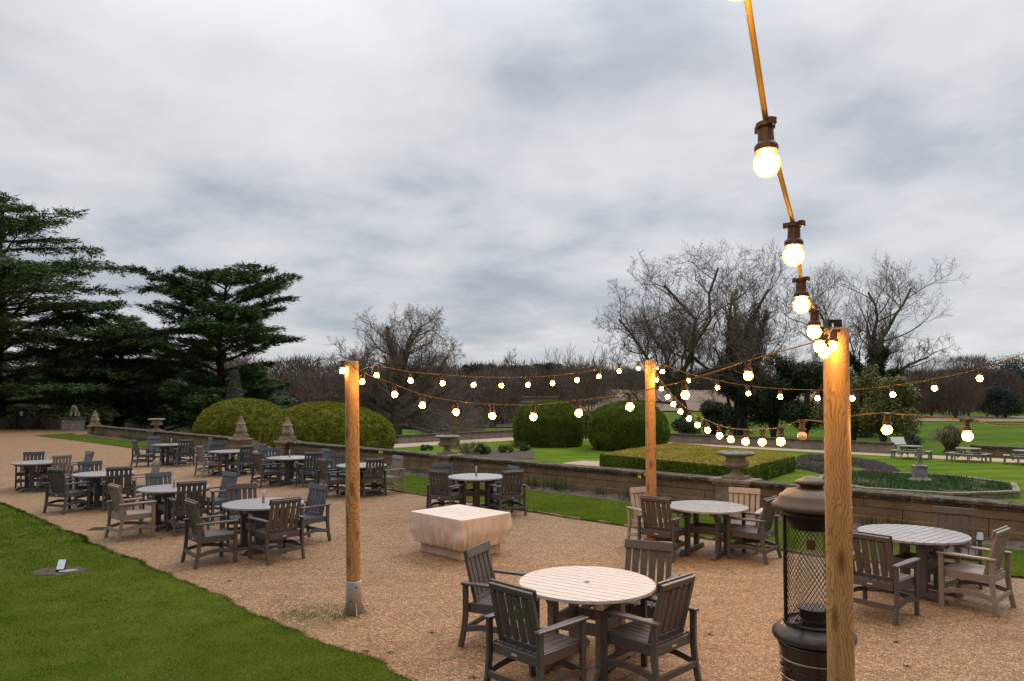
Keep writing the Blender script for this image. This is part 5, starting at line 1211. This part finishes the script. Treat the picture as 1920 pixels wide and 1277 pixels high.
string_lights('deeply sagging festoon string from the middle post to the thick right post', (tm.x+.07, tm.y-.05, tm.z-.16), (tr.x-.05, tr.y+.07, at_y(1548, 792, tr.y)[2]),
    s_([(1231, 713), (1240, 729), (1252, 744), (1263, 758), (1276, 772), (1292, 785), (1308, 797), (1327, 807), (1349, 817), (1370, 824), (1398, 828), (1429, 829), (1464, 828)])+s_([(1504, 817)], False))
string_lights('furthest festoon string, from the middle post out to the right edge', (tm.x+.08, tm.y-.02, tm.z-.11), (7.0, 5.5, 3.05),
    s_([(1242, 697), (1291, 714), (1345, 727), (1403, 738), (1463, 744), (1533, 747), (1598, 747), (1674, 740), (1752, 728), (1837, 710), (1928, 680), (2040, 640)]))
string_lights('short low festoon string running right from the thick post', (tr.x+.07, tr.y+.05, at_y(1595, 782, tr.y)[2]), (6.2, 4.3, 2.5), s_([(1663, 806), (1814, 818), (1985, 824)]))
z_ = 745
near = [(1383, -31, 1.42), (1438, 308, 1.78), (1488, 480, 2.30), (1503, 572, 2.86), (1527, 623, 3.42), (1537, 650, 3.92), (1546, 662, 4.18), (1561, 650, 4.40)]
string_lights('nearest festoon string climbing out of the top of the picture', (.20, .3, 4.10), (tr.x-.06, tr.y-.10, tr.z-.05), [(a, b, c, True) for a, b, c in near], .0072)

# ------------------------------------------------------------------ small ground things
fx, fy, _ = on_z(115, 1071, .03); r = empty('floodlight', (fx, fy, .03), R(-20)); tag(r, 'small ground floodlight standing in a bare patch of the left lawn', 'floodlight')
T_ = Matrix.Translation((0, 0, .085)) @ Matrix.Rotation(R(35), 4, 'Z') @ Matrix.Rotation(R(48), 4, 'X')
MB().box(-.055, .055, -.085, .085, -.018, .012, T_).build('housing', MAT['black'], r, bevel=.004); MB().box(-.046, .046, -.074, .074, .0125, .016, T_).build('lens', MAT['metalplate'], r)
q = MB(); q.beam((.03, .0, .0), (.03, .0, .08), .02, .02, (1, 0, 0)); q.beam((-.04, -.03, 0.004), (.08, .04, .004), .06, .008); q.build('bracket', MAT['black'], r)
q = MB(); n = 30; P = []
for i in range(n):
    a = 2*math.pi*i/n; k = 1+.35*noise.noise(Vector((math.cos(a)*2, math.sin(a)*2, 3))); P.append((PATCH[0]+.35*math.cos(a)*k, PATCH[1]+.24*math.sin(a)*k, .036))
q.add(P, [tuple(range(n))]); struct(q.build('bare_soil', MAT['soil']))
q = MB(); q.prism([(fx+.13+.11*math.cos(R(a)), fy-.06+.07*math.sin(R(a))+.03*math.cos(R(a))) for a in range(0, 360, 30)], .037, .055); tag(q.build('stone_slab', MAT['greystone']), 'flat grey slab lying in the bare patch beside the floodlight', 'slab')
dx_, dy_, _ = on_z(184, 992, 0); r = empty('drain_cover', (dx_, dy_, .0), .15); tag(r, 'rusty square drain grating set in the gravel', 'drain cover'); r.scale = (.68, .68, 1)
q = MB(); q.box(-.2, .2, -.2, -.17, 0, .012); q.box(-.2, .2, .17, .2, 0, .012); q.box(-.2, -.17, -.169, .169, 0, .012); q.box(.17, .2, -.169, .169, 0, .012); q.build('frame', MAT['grate'], r)
q = MB()
for i in range(6): q.box(-.168, .168, -.15+i*.055, -.125+i*.055, 0, .009)
q.build('grating', MAT['grate'], r)
p = at_y(1317, 457, 60); r = MB(); r.add([(-.35, 0, .12), (-.12, .05, .05), (0, 0, 0), (.12, .05, .05), (.35, 0, .10), (0, -.12, .0), (0, .1, -.05)], [(0, 1, 2), (2, 1, 5), (2, 5, 3), (2, 3, 4), (5, 1, 6), (5, 6, 3)]); o = r.build('bird', MAT['black'], loc=p); tag(o, 'tiny dark bird flying above the bare trees', 'bird')
# white stakes in the rough grass
for px, py, tl_, hh in ((1780, 792, -.35, 2.2), (1788, 784, -.6, 1.6), (1800, 791, -.15, 2.2), (1812, 793, 0, 1.7)):
    x, y, z = at_y(px, py, 150); q = MB(); q.beam((0, 0, -.4), (tl_, 0, hh), .10, .10, (0, 1, 0)); o = q.build('stake', MAT['bench'], loc=(x, y, terr(x, y)+.1)); tag(o, 'pale leaning stake in the rough grass beyond the lawn', 'stake', 'pale stakes in the rough grass')
# ------------------------------------------------------------------ bare trees
def rot_about(v, ax, ang): return (Matrix.Rotation(ang, 3, ax) @ v)
def bare_tree(name, px, base_py, Y, top_py, label, mat_t='bark', mat_c='twig', seed=1, kids=(7, 7, 7, 6), first=.16, spread=1.0, up=.25, curl=.18, trunk_r=.35, lean=(0, 0), twist=0, wx=1.0, group=None, ivy=0, len0=.42, twig=.008, limbs=None, droop=0, z0=None, gap=.2):
    rs = random.Random(seed); p = at_y(px, base_py, Y); z = terr(p[0], Y) if z0 is None else z0; H = at_y(px, top_py, Y)[2]-z
    root = empty(name, (p[0], Y, z-.1)); tag(root, label, 'tree', group); big = []; small = []
    def grow(pos, d, L, r, lev):
        n = 7 if lev == 0 else (6 if lev < 3 else 4 if lev == 3 else 3); pts = [pos.copy()]; dirs = [d.copy()]; rads = [r]
        for i in range(n):
            j = Vector((rs.gauss(0, 1), rs.gauss(0, 1), rs.gauss(0, .8)))*(curl*(.5 if lev == 0 else 1+.25*lev))
            tr = up*(.6 if lev < 2 else 1.0) if lev > 0 else .15
            if droop and lev >= 2: tr = -droop*(i/n)
            d = (d+j+Vector((0, 0, tr/n*1.6))).normalized(); pos = pos+d*(L/n)
            if pos.z < .5 and lev > 0: pos.z = .5+rs.random()*.3; d.z = abs(d.z)*.3
            nr = r*(1-(i+1)/n*(.55 if lev < 2 else .72)); (big if lev < 2 else small).append((*pts[-1], *pos, rads[-1], nr)); pts.append(pos.copy()); dirs.append(d.copy()); rads.append(nr)
        if lev >= len(kids): return
        k = kids[lev]
        for c in range(k):
            f0 = first if lev == 0 else gap; f = f0+(1-f0)*((c+rs.random()*.7)/k); f = min(f, .98); i = f*n; a = int(i); q = pts[a].lerp(pts[min(n, a+1)], i-a); dd = dirs[min(n, a+1)]
            ax = dd.cross(Vector((0, 0, 1)));  ax = ax.normalized() if ax.length > .05 else Vector((1, 0, 0))
            ang = R(rs.uniform(32, 62))*spread*(1.15-.35*f if lev == 0 else .9); az = c*2.399+rs.uniform(-.5, .5)
            nd = rot_about(rot_about(dd, ax, ang), dd, az)
            if lev == 0: nd.x *= wx; nd.normalize()
            if lev == 0 and c < 3 and limbs is None: nd.z = max(nd.z, .18)
            Lc = L*(len0/.42*(.95-.42*f) if lev == 0 else (.62-.22*f))*rs.uniform(.75, 1.15)
            grow(q, nd, Lc, rads[min(n, a+1)]*(.62 if lev == 0 else .55), lev+1)
        if lev > 0: pass
    if limbs is None: grow(Vector((0, 0, 0)), Vector((lean[0], lean[1], 1)).normalized(), H*.72, trunk_r, 0)
    else:
        tl, lst = limbs; big.append((0, 0, 0, lean[0]*tl, lean[1]*tl, tl, trunk_r*1.15, trunk_r*.9)); big.append((0, 0, -.3, 0, 0, .4, trunk_r*1.6, trunk_r*1.12)); tp = Vector((lean[0]*tl, lean[1]*tl, tl))
        for (dx, dy, dz, L, zf, rr) in lst: grow(Vector((tp.x*zf, tp.y*zf, tl*zf)), Vector((dx, dy, dz)).normalized(), L, rr, 1)
    big.append((0, 0, -.4, 0, 0, .5, trunk_r*1.5, trunk_r*1.02))
    V, Q = tubes_np(big, 9); np_mesh('trunk', V, Q, MAT[mat_t], root, smooth=True)
    S = np.array(small); S[:, 6:] = np.maximum(S[:, 6:], twig); V, Q = tubes_np(S, 4); np_mesh('crown', V, Q, MAT[mat_c], root)
    if ivy:
        Bg = np.array([b for b in big if b[2] < H*ivy and abs(b[3]) < 3.2]); Bs = []
        i = rng.integers(0, len(Bg), 15000); f = rng.random((15000, 1)); P = Bg[i, :3]*(1-f)+Bg[i, 3:6]*f; d = unit(rng.normal(size=P.shape)); rr = (Bg[i, 6:7]+.28)*rng.uniform(.5, 1.5, (15000, 1)); P = P+d*rr
        v, t = leaves(P, d+rng.normal(scale=.5, size=P.shape), .24, .16); np_mesh('ivy', v, t, MAT['ivy'], root)
    print('TREE', name, px, 'H', round(H, 1), 'segs', len(big), len(small)); return root
oak = [(-.95, -.1, .45, 9.0, .8, .26), (-.75, .3, .75, 9.5, .9, .26), (-.35, -.2, 1, 10.5, 1, .28), (.05, .2, 1, 11.0, 1, .30), (.4, -.2, 1, 10.2, 1, .27), (.75, .2, .8, 9.5, .95, .26), (1.0, -.2, .50, 9.8, .9, .26), (1, .1, .20, 10.5, .6, .24), (.95, -.35, .05, 11.0, .45, .22), (.8, -.5, .30, 8.5, .6, .2), (-1, .1, .12, 8.0, .55, .2), (-.6, -.6, .2, 7.0, .55, .18), (.9, .3, -.02, 11.5, .35, .22), (.2, .8, .7, 9, .9, .2), (-.2, -.8, .8, 8, .9, .2)]
oak = [(a_, b_, c_, L_*.74, z_, r_) for a_, b_, c_, L_, z_, r_ in oak]
bare_tree('oak_tree', 742, 812, 68, 583, 'wide bare oak behind the left post, low limbs spreading right', seed=4, kids=(0, 8, 7, 6, 5), limbs=(3.2, oak), trunk_r=.55, curl=.17, up=.12, mat_c='oaktwig', twig=.0085, gap=.22)
bare_tree('bare_tree', 722, 812, 74, 690, 'smaller trunk standing just left of the wide oak', seed=9, kids=(5, 5, 5, 4), trunk_r=.33, curl=.16, up=.3, mat_c='oaktwig')
wil = [(-1.0, 0, .95, 10.0, .95, .24), (-.8, .2, 1.2, 9, 1, .2), (-.15, .1, 1, 12.5, 1, .27), (.0, -.2, 1, 13.5, 1, .22), (.35, 0, 1, 11, .95, .2), (.62, .2, .85, 9, .9, .2), (-.55, -.4, 1, 9.5, .9, .18), (.1, .4, 1, 10, .8, .18), (-1, .1, .5, 8.5, .7, .16)]
wil = [(a_, b_, c_, L_*1.16, z_, r_) for a_, b_, c_, L_, z_, r_ in wil]
bare_tree('bare_tree', 1300, 795, 76, 462, 'tall twisted bare tree with curling pale branches, right of the middle post', seed=21, kids=(0, 9, 6, 6, 4), limbs=(4.4, wil), trunk_r=.5, curl=.30, up=.42, twig=.0095, lean=(-.33, 0), gap=.18)
asc = [(-.7, 0, 1, 12.0, .95, .26), (-.35, .2, 1, 13, 1, .26), (.0, -.1, 1, 14, 1, .28), (.3, .1, 1, 13.2, 1, .26), (.7, 0, 1, 12.0, .95, .25), (1, .2, .7, 10, .8, .22), (-1, -.2, .6, 9, .75, .2), (.4, -.5, .9, 10, .8, .2), (-.3, -.5, .9, 10, .8, .2)]
asc = [(a_, b_, c_, L_*.87, z_, r_) for a_, b_, c_, L_, z_, r_ in asc]
bare_tree('bare_tree', 1392, 805, 80, 470, 'ivy-covered bare tree left of the nearest string of lights', seed=33, kids=(0, 8, 6, 6, 4), limbs=(5.0, asc), trunk_r=.6, curl=.19, up=.38, ivy=.62, twig=.0095, gap=.2)
rgt = [(-.75, 0, 1, 13.0, .9, .2), (-.42, .2, 1, 14.2, 1, .22), (-.18, -.1, 1, 14.2, 1, .22), (.12, .1, 1, 12.0, 1, .22), (.55, 0, .9, 9.6, .95, .2), (1.0, .1, .50, 9.8, .85, .2), (1, -.2, .3, 10.5, .7, .17), (1, .3, .12, 11, .55, .16), (.5, -.5, .9, 9, .8, .15), (-.95, .1, .7, 8.5, .7, .15)]
rgt = [(a_, b_, c_, L_*(.76 if a_ < .3 else .62), z_, r_) for a_, b_, c_, L_, z_, r_ in rgt]
bare_tree('bare_tree', 1622, 805, 72, 486, 'fan-shaped bare tree right of the thick post, long low arm to the right', seed=52, kids=(0, 8, 6, 6, 4), limbs=(6.0, rgt), trunk_r=.45, curl=.15, up=.30, twig=.0085, lean=(.12, 0), ivy=.5, gap=.2)
bare_tree('bare_tree', 1110, 800, 70, 690, 'small fine-twigged bare tree between the two dark yew domes', seed=61, kids=(9, 8, 6, 4), trunk_r=.12, curl=.12, up=.55, first=.08, spread=.8, twig=.008, len0=.6)
# dark evergreens below the ivy tree
for i, (px, w, h, Y, lab) in enumerate(((1375, 6.0, 9.5, 76, 'dark evergreen thicket wrapped round the ivy-covered tree'), (1450, 7.0, 10.5, 74, 'big dark holly left of the thick wooden post'), (1510, 6.0, 9.0, 72, 'dark holly directly left of and behind the thick wooden post'), (1340, 4.0, 4.0, 70, 'low dark evergreen at the left of the dark thicket'))):
    bush('evergreen_tree', px, 800, Y, w, h, lab, 'ivy', 26000, .24, 'tree', seed=i)
bush('evergreen_tree', 1885, 790, 170, 11, 8.5, 'dark evergreen beside the round bare grove near the right edge', 'pine', 16000, .34, 'tree')
bush('evergreen_tree', 1908, 790, 230, 26, 20, 'large dark evergreen at the far right edge', 'pine', 16000, .5, 'tree')

# ------------------------------------------------------------------ cedars
def cedar(px, base_py, Y, top_py, spread_m, label, seed=1, nb=52, prof=None, ntuft=46000, rise=.12, flat=False, trunk_r=.5, zlow=.16, z0=None, azbias=None, extra=None):
    ntuft = int(ntuft*1.12); rs = random.Random(seed); p = at_y(px, base_py, Y); z = terr(p[0], Y) if z0 is None else z0; H = at_y(px, top_py, Y)[2]-z
    root = empty('cedar_tree', (p[0], Y, z-.1)); tag(root, label, 'tree', 'dark cedars beyond the terrace'); big = []; sm = []; FP = []; FD = []; FW = []
    n = 10; pts = [Vector((0, 0, -.2))]
    for i in range(n):
        q = Vector((rs.gauss(0, .06), rs.gauss(0, .06), 0))*H*.1+Vector((0, 0, H*.97/n))
        pts.append(pts[-1]+q); big.append((*pts[-2], *pts[-1], trunk_r*(1-i/n*.85), trunk_r*(1-(i+1)/n*.85)))
    for b in range(nb):
        f = zlow+(1-zlow)*(b+rs.random()*.6)/nb; f = min(.99, f); az = b*2.399+rs.uniform(-.4, .4); k = f*n; a = int(k); o = pts[a].lerp(pts[min(n, a+1)], k-a)
        L = spread_m*np.interp(f, *prof)*rs.uniform(.7, 1.12); d = Vector((math.cos(az), math.sin(az), rise+rs.uniform(-.14, .30))); pos = o.copy(); m = 9; r0 = trunk_r*.34*(1-f*.6)*min(1, L/4+.2)
        bp = [pos.copy()]
        for i in range(m):
            d2 = d+Vector((rs.gauss(0, .10), rs.gauss(0, .10), .05-.26*(i/m)**2)); pos = pos+d2.normalized()*(L/m); bp.append(pos.copy()); big.append((*bp[-2], *bp[-1], r0*(1-i/m*.85), r0*(1-(i+1)/m*.85)))
        ns = int(9+L*2.0)
        for s in range(ns):
            t = .18+.82*(s+rs.random())/ns; t = min(t, .99); k = t*m; a = int(k); q = bp[a].lerp(bp[a+1], k-a); dd = (bp[a+1]-bp[a]).normalized(); side = 1 if s % 2 else -1
            sd = (dd*.55+Vector((-dd.y, dd.x, 0))*side*rs.uniform(.5, 1.1)+Vector((0, 0, rs.uniform(-.05, .18)))).normalized(); sl = L*(.34*(1-t)+.10)*rs.uniform(.6, 1.2)+.35
            e = q+sd*sl+Vector((0, 0, -.10*sl)); sm.append((*q, *e, .035, .012)); FP.append(q); FD.append(e-q); FW.append(sl)
        FP.append(bp[-3]); FD.append(bp[-1]-bp[-3]); FW.append(1.2)
    V, Q = tubes_np(big, 7); np_mesh('trunk', V, Q, MAT['cedarbark'], root, smooth=True)
    V, Q = tubes_np(sm, 3); 
    FPn = np.array(FP); FDn = np.array(FD); w = np.array(FW); i = rng.choice(len(FPn), ntuft, p=w/w.sum()); t = rng.random((ntuft, 1))**.8; B = FPn[i]+FDn[i]*t
    lat = np.stack([-FDn[i][:, 1], FDn[i][:, 0], np.zeros(ntuft)], 1); lat = unit(lat)*rng.choice([-1, 1], (ntuft, 1)); B += lat*rng.uniform(0, .22, (ntuft, 1))*(1-t*.6)*w[i][:, None]**.5; B[:, 2] += rng.normal(scale=.11, size=ntuft)-.13*t[:, 0]*rng.random(ntuft)
    D = unit(FDn[i])*.9+lat*rng.uniform(.1, 1.0, (ntuft, 1))+rng.normal(scale=.28, size=(ntuft, 3)); D[:, 2] += rng.uniform(-.38, .22, ntuft)
    v, t_ = blades(B, D, rng.uniform(.22, .55, ntuft), rng.uniform(.07, .15, ntuft), roll=unit(np.array([0, 0, 1.])+rng.normal(scale=.45, size=(ntuft, 3))))
    np_mesh('branchlets', V, Q, MAT['cedarbark'], root); np_mesh('crown', v, t_, MAT['cedar'], root); print('CEDAR', px, 'H', round(H, 1)); return root
TZ = -1.2
cedar(2, 800, 58, 362, 11.2, 'tallest cedar, cut off by the left edge', 5, 66, ([0, .18, .45, .62, .8, .92, 1], [.7, .95, 1.0, .98, .70, .36, .06]), 90000, trunk_r=.6, zlow=.13)
cedar(218, 800, 63, 588, 6.6, 'shorter broad cedar with a visible trunk between the two tall ones', 8, 50, ([0, .3, .6, .8, .95, 1], [.8, 1, 1, .9, .6, .3]), 62000, trunk_r=.55, zlow=.18)
cedar(414, 800, 62, 507, 7.6, 'flat-topped cedar behind the furthest left yew dome', 12, 58, ([0, .2, .3, .36, .5, .66, .84, .93, 1], [.8, .85, .8, .55, .88, 1, .96, .8, .28]), 80000, rise=.20, trunk_r=.5, zlow=.12)
cedar(110, 800, 78, 640, 8.5, 'dark spreading cedar low behind the lion pier', 15, 44, ([0, .3, .7, 1], [1, 1, .9, .35]), 46000, trunk_r=.4, zlow=.08)
cedar(300, 800, 80, 650, 8.0, 'dark low cedar filling the gap behind the far wall urn', 18, 44, ([0, .3, .7, 1], [1, 1, .9, .35]), 46000, trunk_r=.4, zlow=.08)
cedar(498, 800, 72, 742, 5.0, 'low blue-green cedar branches between the two left yew domes', 19, 26, ([0, .4, 1], [1, 1, .4]), 22000, trunk_r=.25, zlow=.1)
# young weeping conifer
x, y, z = at_y(440, 760, 57); r = empty('young_conifer', (x, y, -1.2)); tag(r, 'thin pale silvery young conifer with nodding tip before the flat-topped cedar', 'tree')
Hc = at_y(440, 688, 57)[2]+1.2; MB().tube([(0, 0, 0), (.03, 0, Hc*.6), (-.05, 0, Hc*.92), (.15, 0, Hc), (.4, 0, Hc-.25)], [.08, .05, .03, .02, .01], 6).build('trunk', MAT['bark'], r)
n = 4200; f = rng.random(n); a = rng.uniform(0, 6.3, n); rad = (1-f)**.8*1.5*rng.random(n)+.05; P = np.stack([np.cos(a)*rad, np.sin(a)*rad, .2+f*(Hc-.3)-rad*.55], 1); D = np.stack([np.cos(a), np.sin(a), np.full(n, -.9)], 1)
v, t = blades(P, D, .26, .03); MAT['silver'] = leafy('silvery_needles', [(.05, .07, .05), (.12, .14, .11), (.22, .24, .20)], 1); np_mesh('crown', v, t, MAT['silver'], r)

# ------------------------------------------------------------------ woods
def wood(name, spots, mat, strokes, Hs, w, label=None, Ls=1.5, wd=.1, und=.25, trunk=True):
    allV = []; allT = []; off = 0
    for (x, y) in spots:
        H = Hs*rng.uniform(.72, 1.15); z = terr(x, y); W = w*rng.uniform(.8, 1.2); n = strokes
        f = rng.random(n)**.75; rad = W*np.sqrt(rng.random(n))*np.sin(np.clip(f, .05, 1)*2.6)**.6; a = rng.uniform(0, 6.3, n)
        P = np.stack([x+np.cos(a)*rad, y+np.sin(a)*rad, z+H*(.12+.80*f)], 1); D = np.stack([np.cos(a)*.5, np.sin(a)*.5, rng.uniform(.3, 1.6, n)], 1)+rng.normal(scale=.35, size=(n, 3))
        v, t = blades(P, D, Ls*rng.uniform(.5, 1.4, n), wd*rng.uniform(.5, 1.3, n)); allV.append(v); allT.append(t+off); off += len(v)
        if trunk:
            nb = 7; P = np.stack([x+rng.normal(scale=.4, size=nb), y+rng.normal(scale=.4, size=nb), np.full(nb, z-.3)], 1); D = np.stack([rng.normal(scale=.22, size=nb), rng.normal(scale=.22, size=nb), np.ones(nb)], 1)
            v, t = blades(P, D, H*rng.uniform(.7, 1.02, nb), rng.uniform(.25, .6, nb), roll=np.tile([[0, 1., 0]], (nb, 1))); allV.append(v); allT.append(t+off); off += len(v)
        m = int(n*und); P = np.stack([x+rng.uniform(-w, w, m)*1.4, y+rng.uniform(-w, w, m), z+rng.random(m)*H*.25], 1); D = rng.normal(scale=.5, size=(m, 3)); D[:, 2] = 1
        v, t = blades(P, D, Ls, wd*1.2); allV.append(v); allT.append(t+off); off += len(v)
    o = np_mesh(name, np.vstack(allV), np.vstack(allT), MAT[mat]); tag(o, kind='stuff'); return o
sp = []
for i in range(120):
    y = rng.uniform(118, 225); px = rng.uniform(430, 985); sp.append(((px-960)/F*y, y))
for i in range(50):
    y = rng.uniform(95, 150); px = rng.uniform(-80, 470); sp.append(((px-960)/F*y, y))
wood('bare_woodland', sp, 'woodtwig', 900, 9.8, 3.3, wd=.085, Ls=1.6)
sp = []
for i in range(60):
    y = rng.uniform(225, 330); px = rng.uniform(820, 1135); sp.append(((px-960)/F*y, y))
wood('bare_woodland', sp, 'woodtwig', 600, 13.5, 4.5, wd=.16, Ls=2.2)
sp = []
for i in range(170):
    y = rng.uniform(455, 620); px = rng.uniform(1060, 2000); sp.append(((px-960)/F*y, y))
wood('distant_woodland', sp, 'hazetwig', 260, 15, 9, wd=.5, Ls=4.0)
sp = []
for i in range(60):
    y = rng.uniform(330, 460); px = rng.uniform(400, 1100); sp.append(((px-960)/F*y, y))
wood('distant_woodland', sp, 'hazetwig', 260, 15, 8, wd=.4, Ls=3.5)
# round bare grove on the right
gl = ['rounded bare tree at the left of the grove beyond the right-hand lawn', 'tallest rounded bare tree in the middle of the grove on the right', 'rounded bare tree at the right of the grove, before the dark evergreen', 'front bare tree of the grove standing nearest the rough grass', 'lower bare tree trailing left from the grove']
for i, (px, top, Y) in enumerate(((1745, 690, 184), (1815, 660, 190), (1868, 690, 180), (1790, 700, 172), (1712, 705, 176))):
    x = (px-960)/F*Y; H = at_y(px, top, Y)[2]-terr(x, Y); r = empty('bare_tree', (x, Y, terr(x, Y))); tag(r, gl[i], 'tree', 'rounded bare trees of the right-hand grove')
    n = 6000; f = rng.random(n)**.8; W = 6.2 if i != 1 else 7.0; rad = W*np.sqrt(rng.random(n))*np.sin(np.clip(f, .03, 1)*2.45+.25)**.7; a = rng.uniform(0, 6.3, n)
    P = np.stack([np.cos(a)*rad, np.sin(a)*rad, H*(.04+.86*f)], 1); D = np.stack([np.cos(a)*.6*rad/W, np.sin(a)*.6*rad/W, np.full(n, .9)], 1)+rng.normal(scale=.25, size=(n, 3)); v, t = blades(P, D, rng.uniform(.8, 2.2, n), rng.uniform(.05, .11, n)); np_mesh('crown', v, t, MAT['woodtwig'], r)
    segs = []
    for k in range(14):
        a = k*2.4; b = rng.uniform(.2, .7)*W; segs.append((0, 0, 0, math.cos(a)*b*.4, math.sin(a)*b*.4, H*.4, .22, .14)); segs.append((math.cos(a)*b*.4, math.sin(a)*b*.4, H*.4, math.cos(a)*b, math.sin(a)*b, H*.9, .14, .03))
    V, Q = tubes_np(segs, 5); np_mesh('trunk', V, Q, MAT['bark'], r)
# skyline pines
def pine(px, top, Y, w, label):
    x = (px-960)/F*Y; z = terr(x, Y); H = at_y(px, top, Y)[2]-z; r = empty('pine_tree', (x, Y, z)); tag(r, label, 'tree', 'dark pines on the skyline')
    MB().tube([(0, 0, 0), (.3, 0, H*.5), (0, 0, H*.95)], [.45, .32, .12], 6).build('trunk', MAT['bark'], r)
    bl = [(rng.uniform(-w, w)*.7, rng.uniform(-w, w)*.5, H*rng.uniform(.70, .97), w*rng.uniform(.25, .5)) for _ in range(9)]; leaf_blob(r, bl, 1800, .9, .55, MAT['pine'], 'crown')
pl = ((880, 683, 'leftmost skyline pine, above the left part of the far wood'), (893, 690, 'skyline pine second from the left'), (906, 681, 'skyline pine third from the left above the far wood'), (921, 684, 'skyline pine just left of the tall bare crown'), (938, 686, 'skyline pine left of the gap between pine groups'), (968, 690, 'low skyline pine at the start of the gap'), (997, 684, 'left pine of the right-hand skyline clump'), (1012, 686, 'second pine of the right-hand skyline clump'), (1028, 682, 'tallest pine of the right-hand skyline clump'), (1044, 684, 'last pine of the right-hand skyline clump'))
for px, top, lab in pl: pine(px, top, 310, 4.2, lab)
for px, top, Y, lab in ((600, 700, 190, 'bare woodland tree with a round mistletoe ball, left of the oak'), (955, 668, 290, 'tall bare crown rising above the skyline pines'), (560, 698, 150, 'bare woodland-edge tree beyond the widest yew dome'), (520, 700, 140, 'bare tree at the edge of the flat-topped cedar')):
    bare_tree('bare_tree', px, 800, Y, top, lab, seed=px, kids=(6, 6, 6, 4), trunk_r=.35, curl=.16, up=.3, mat_c='woodtwig', twig=.03, len0=.5)
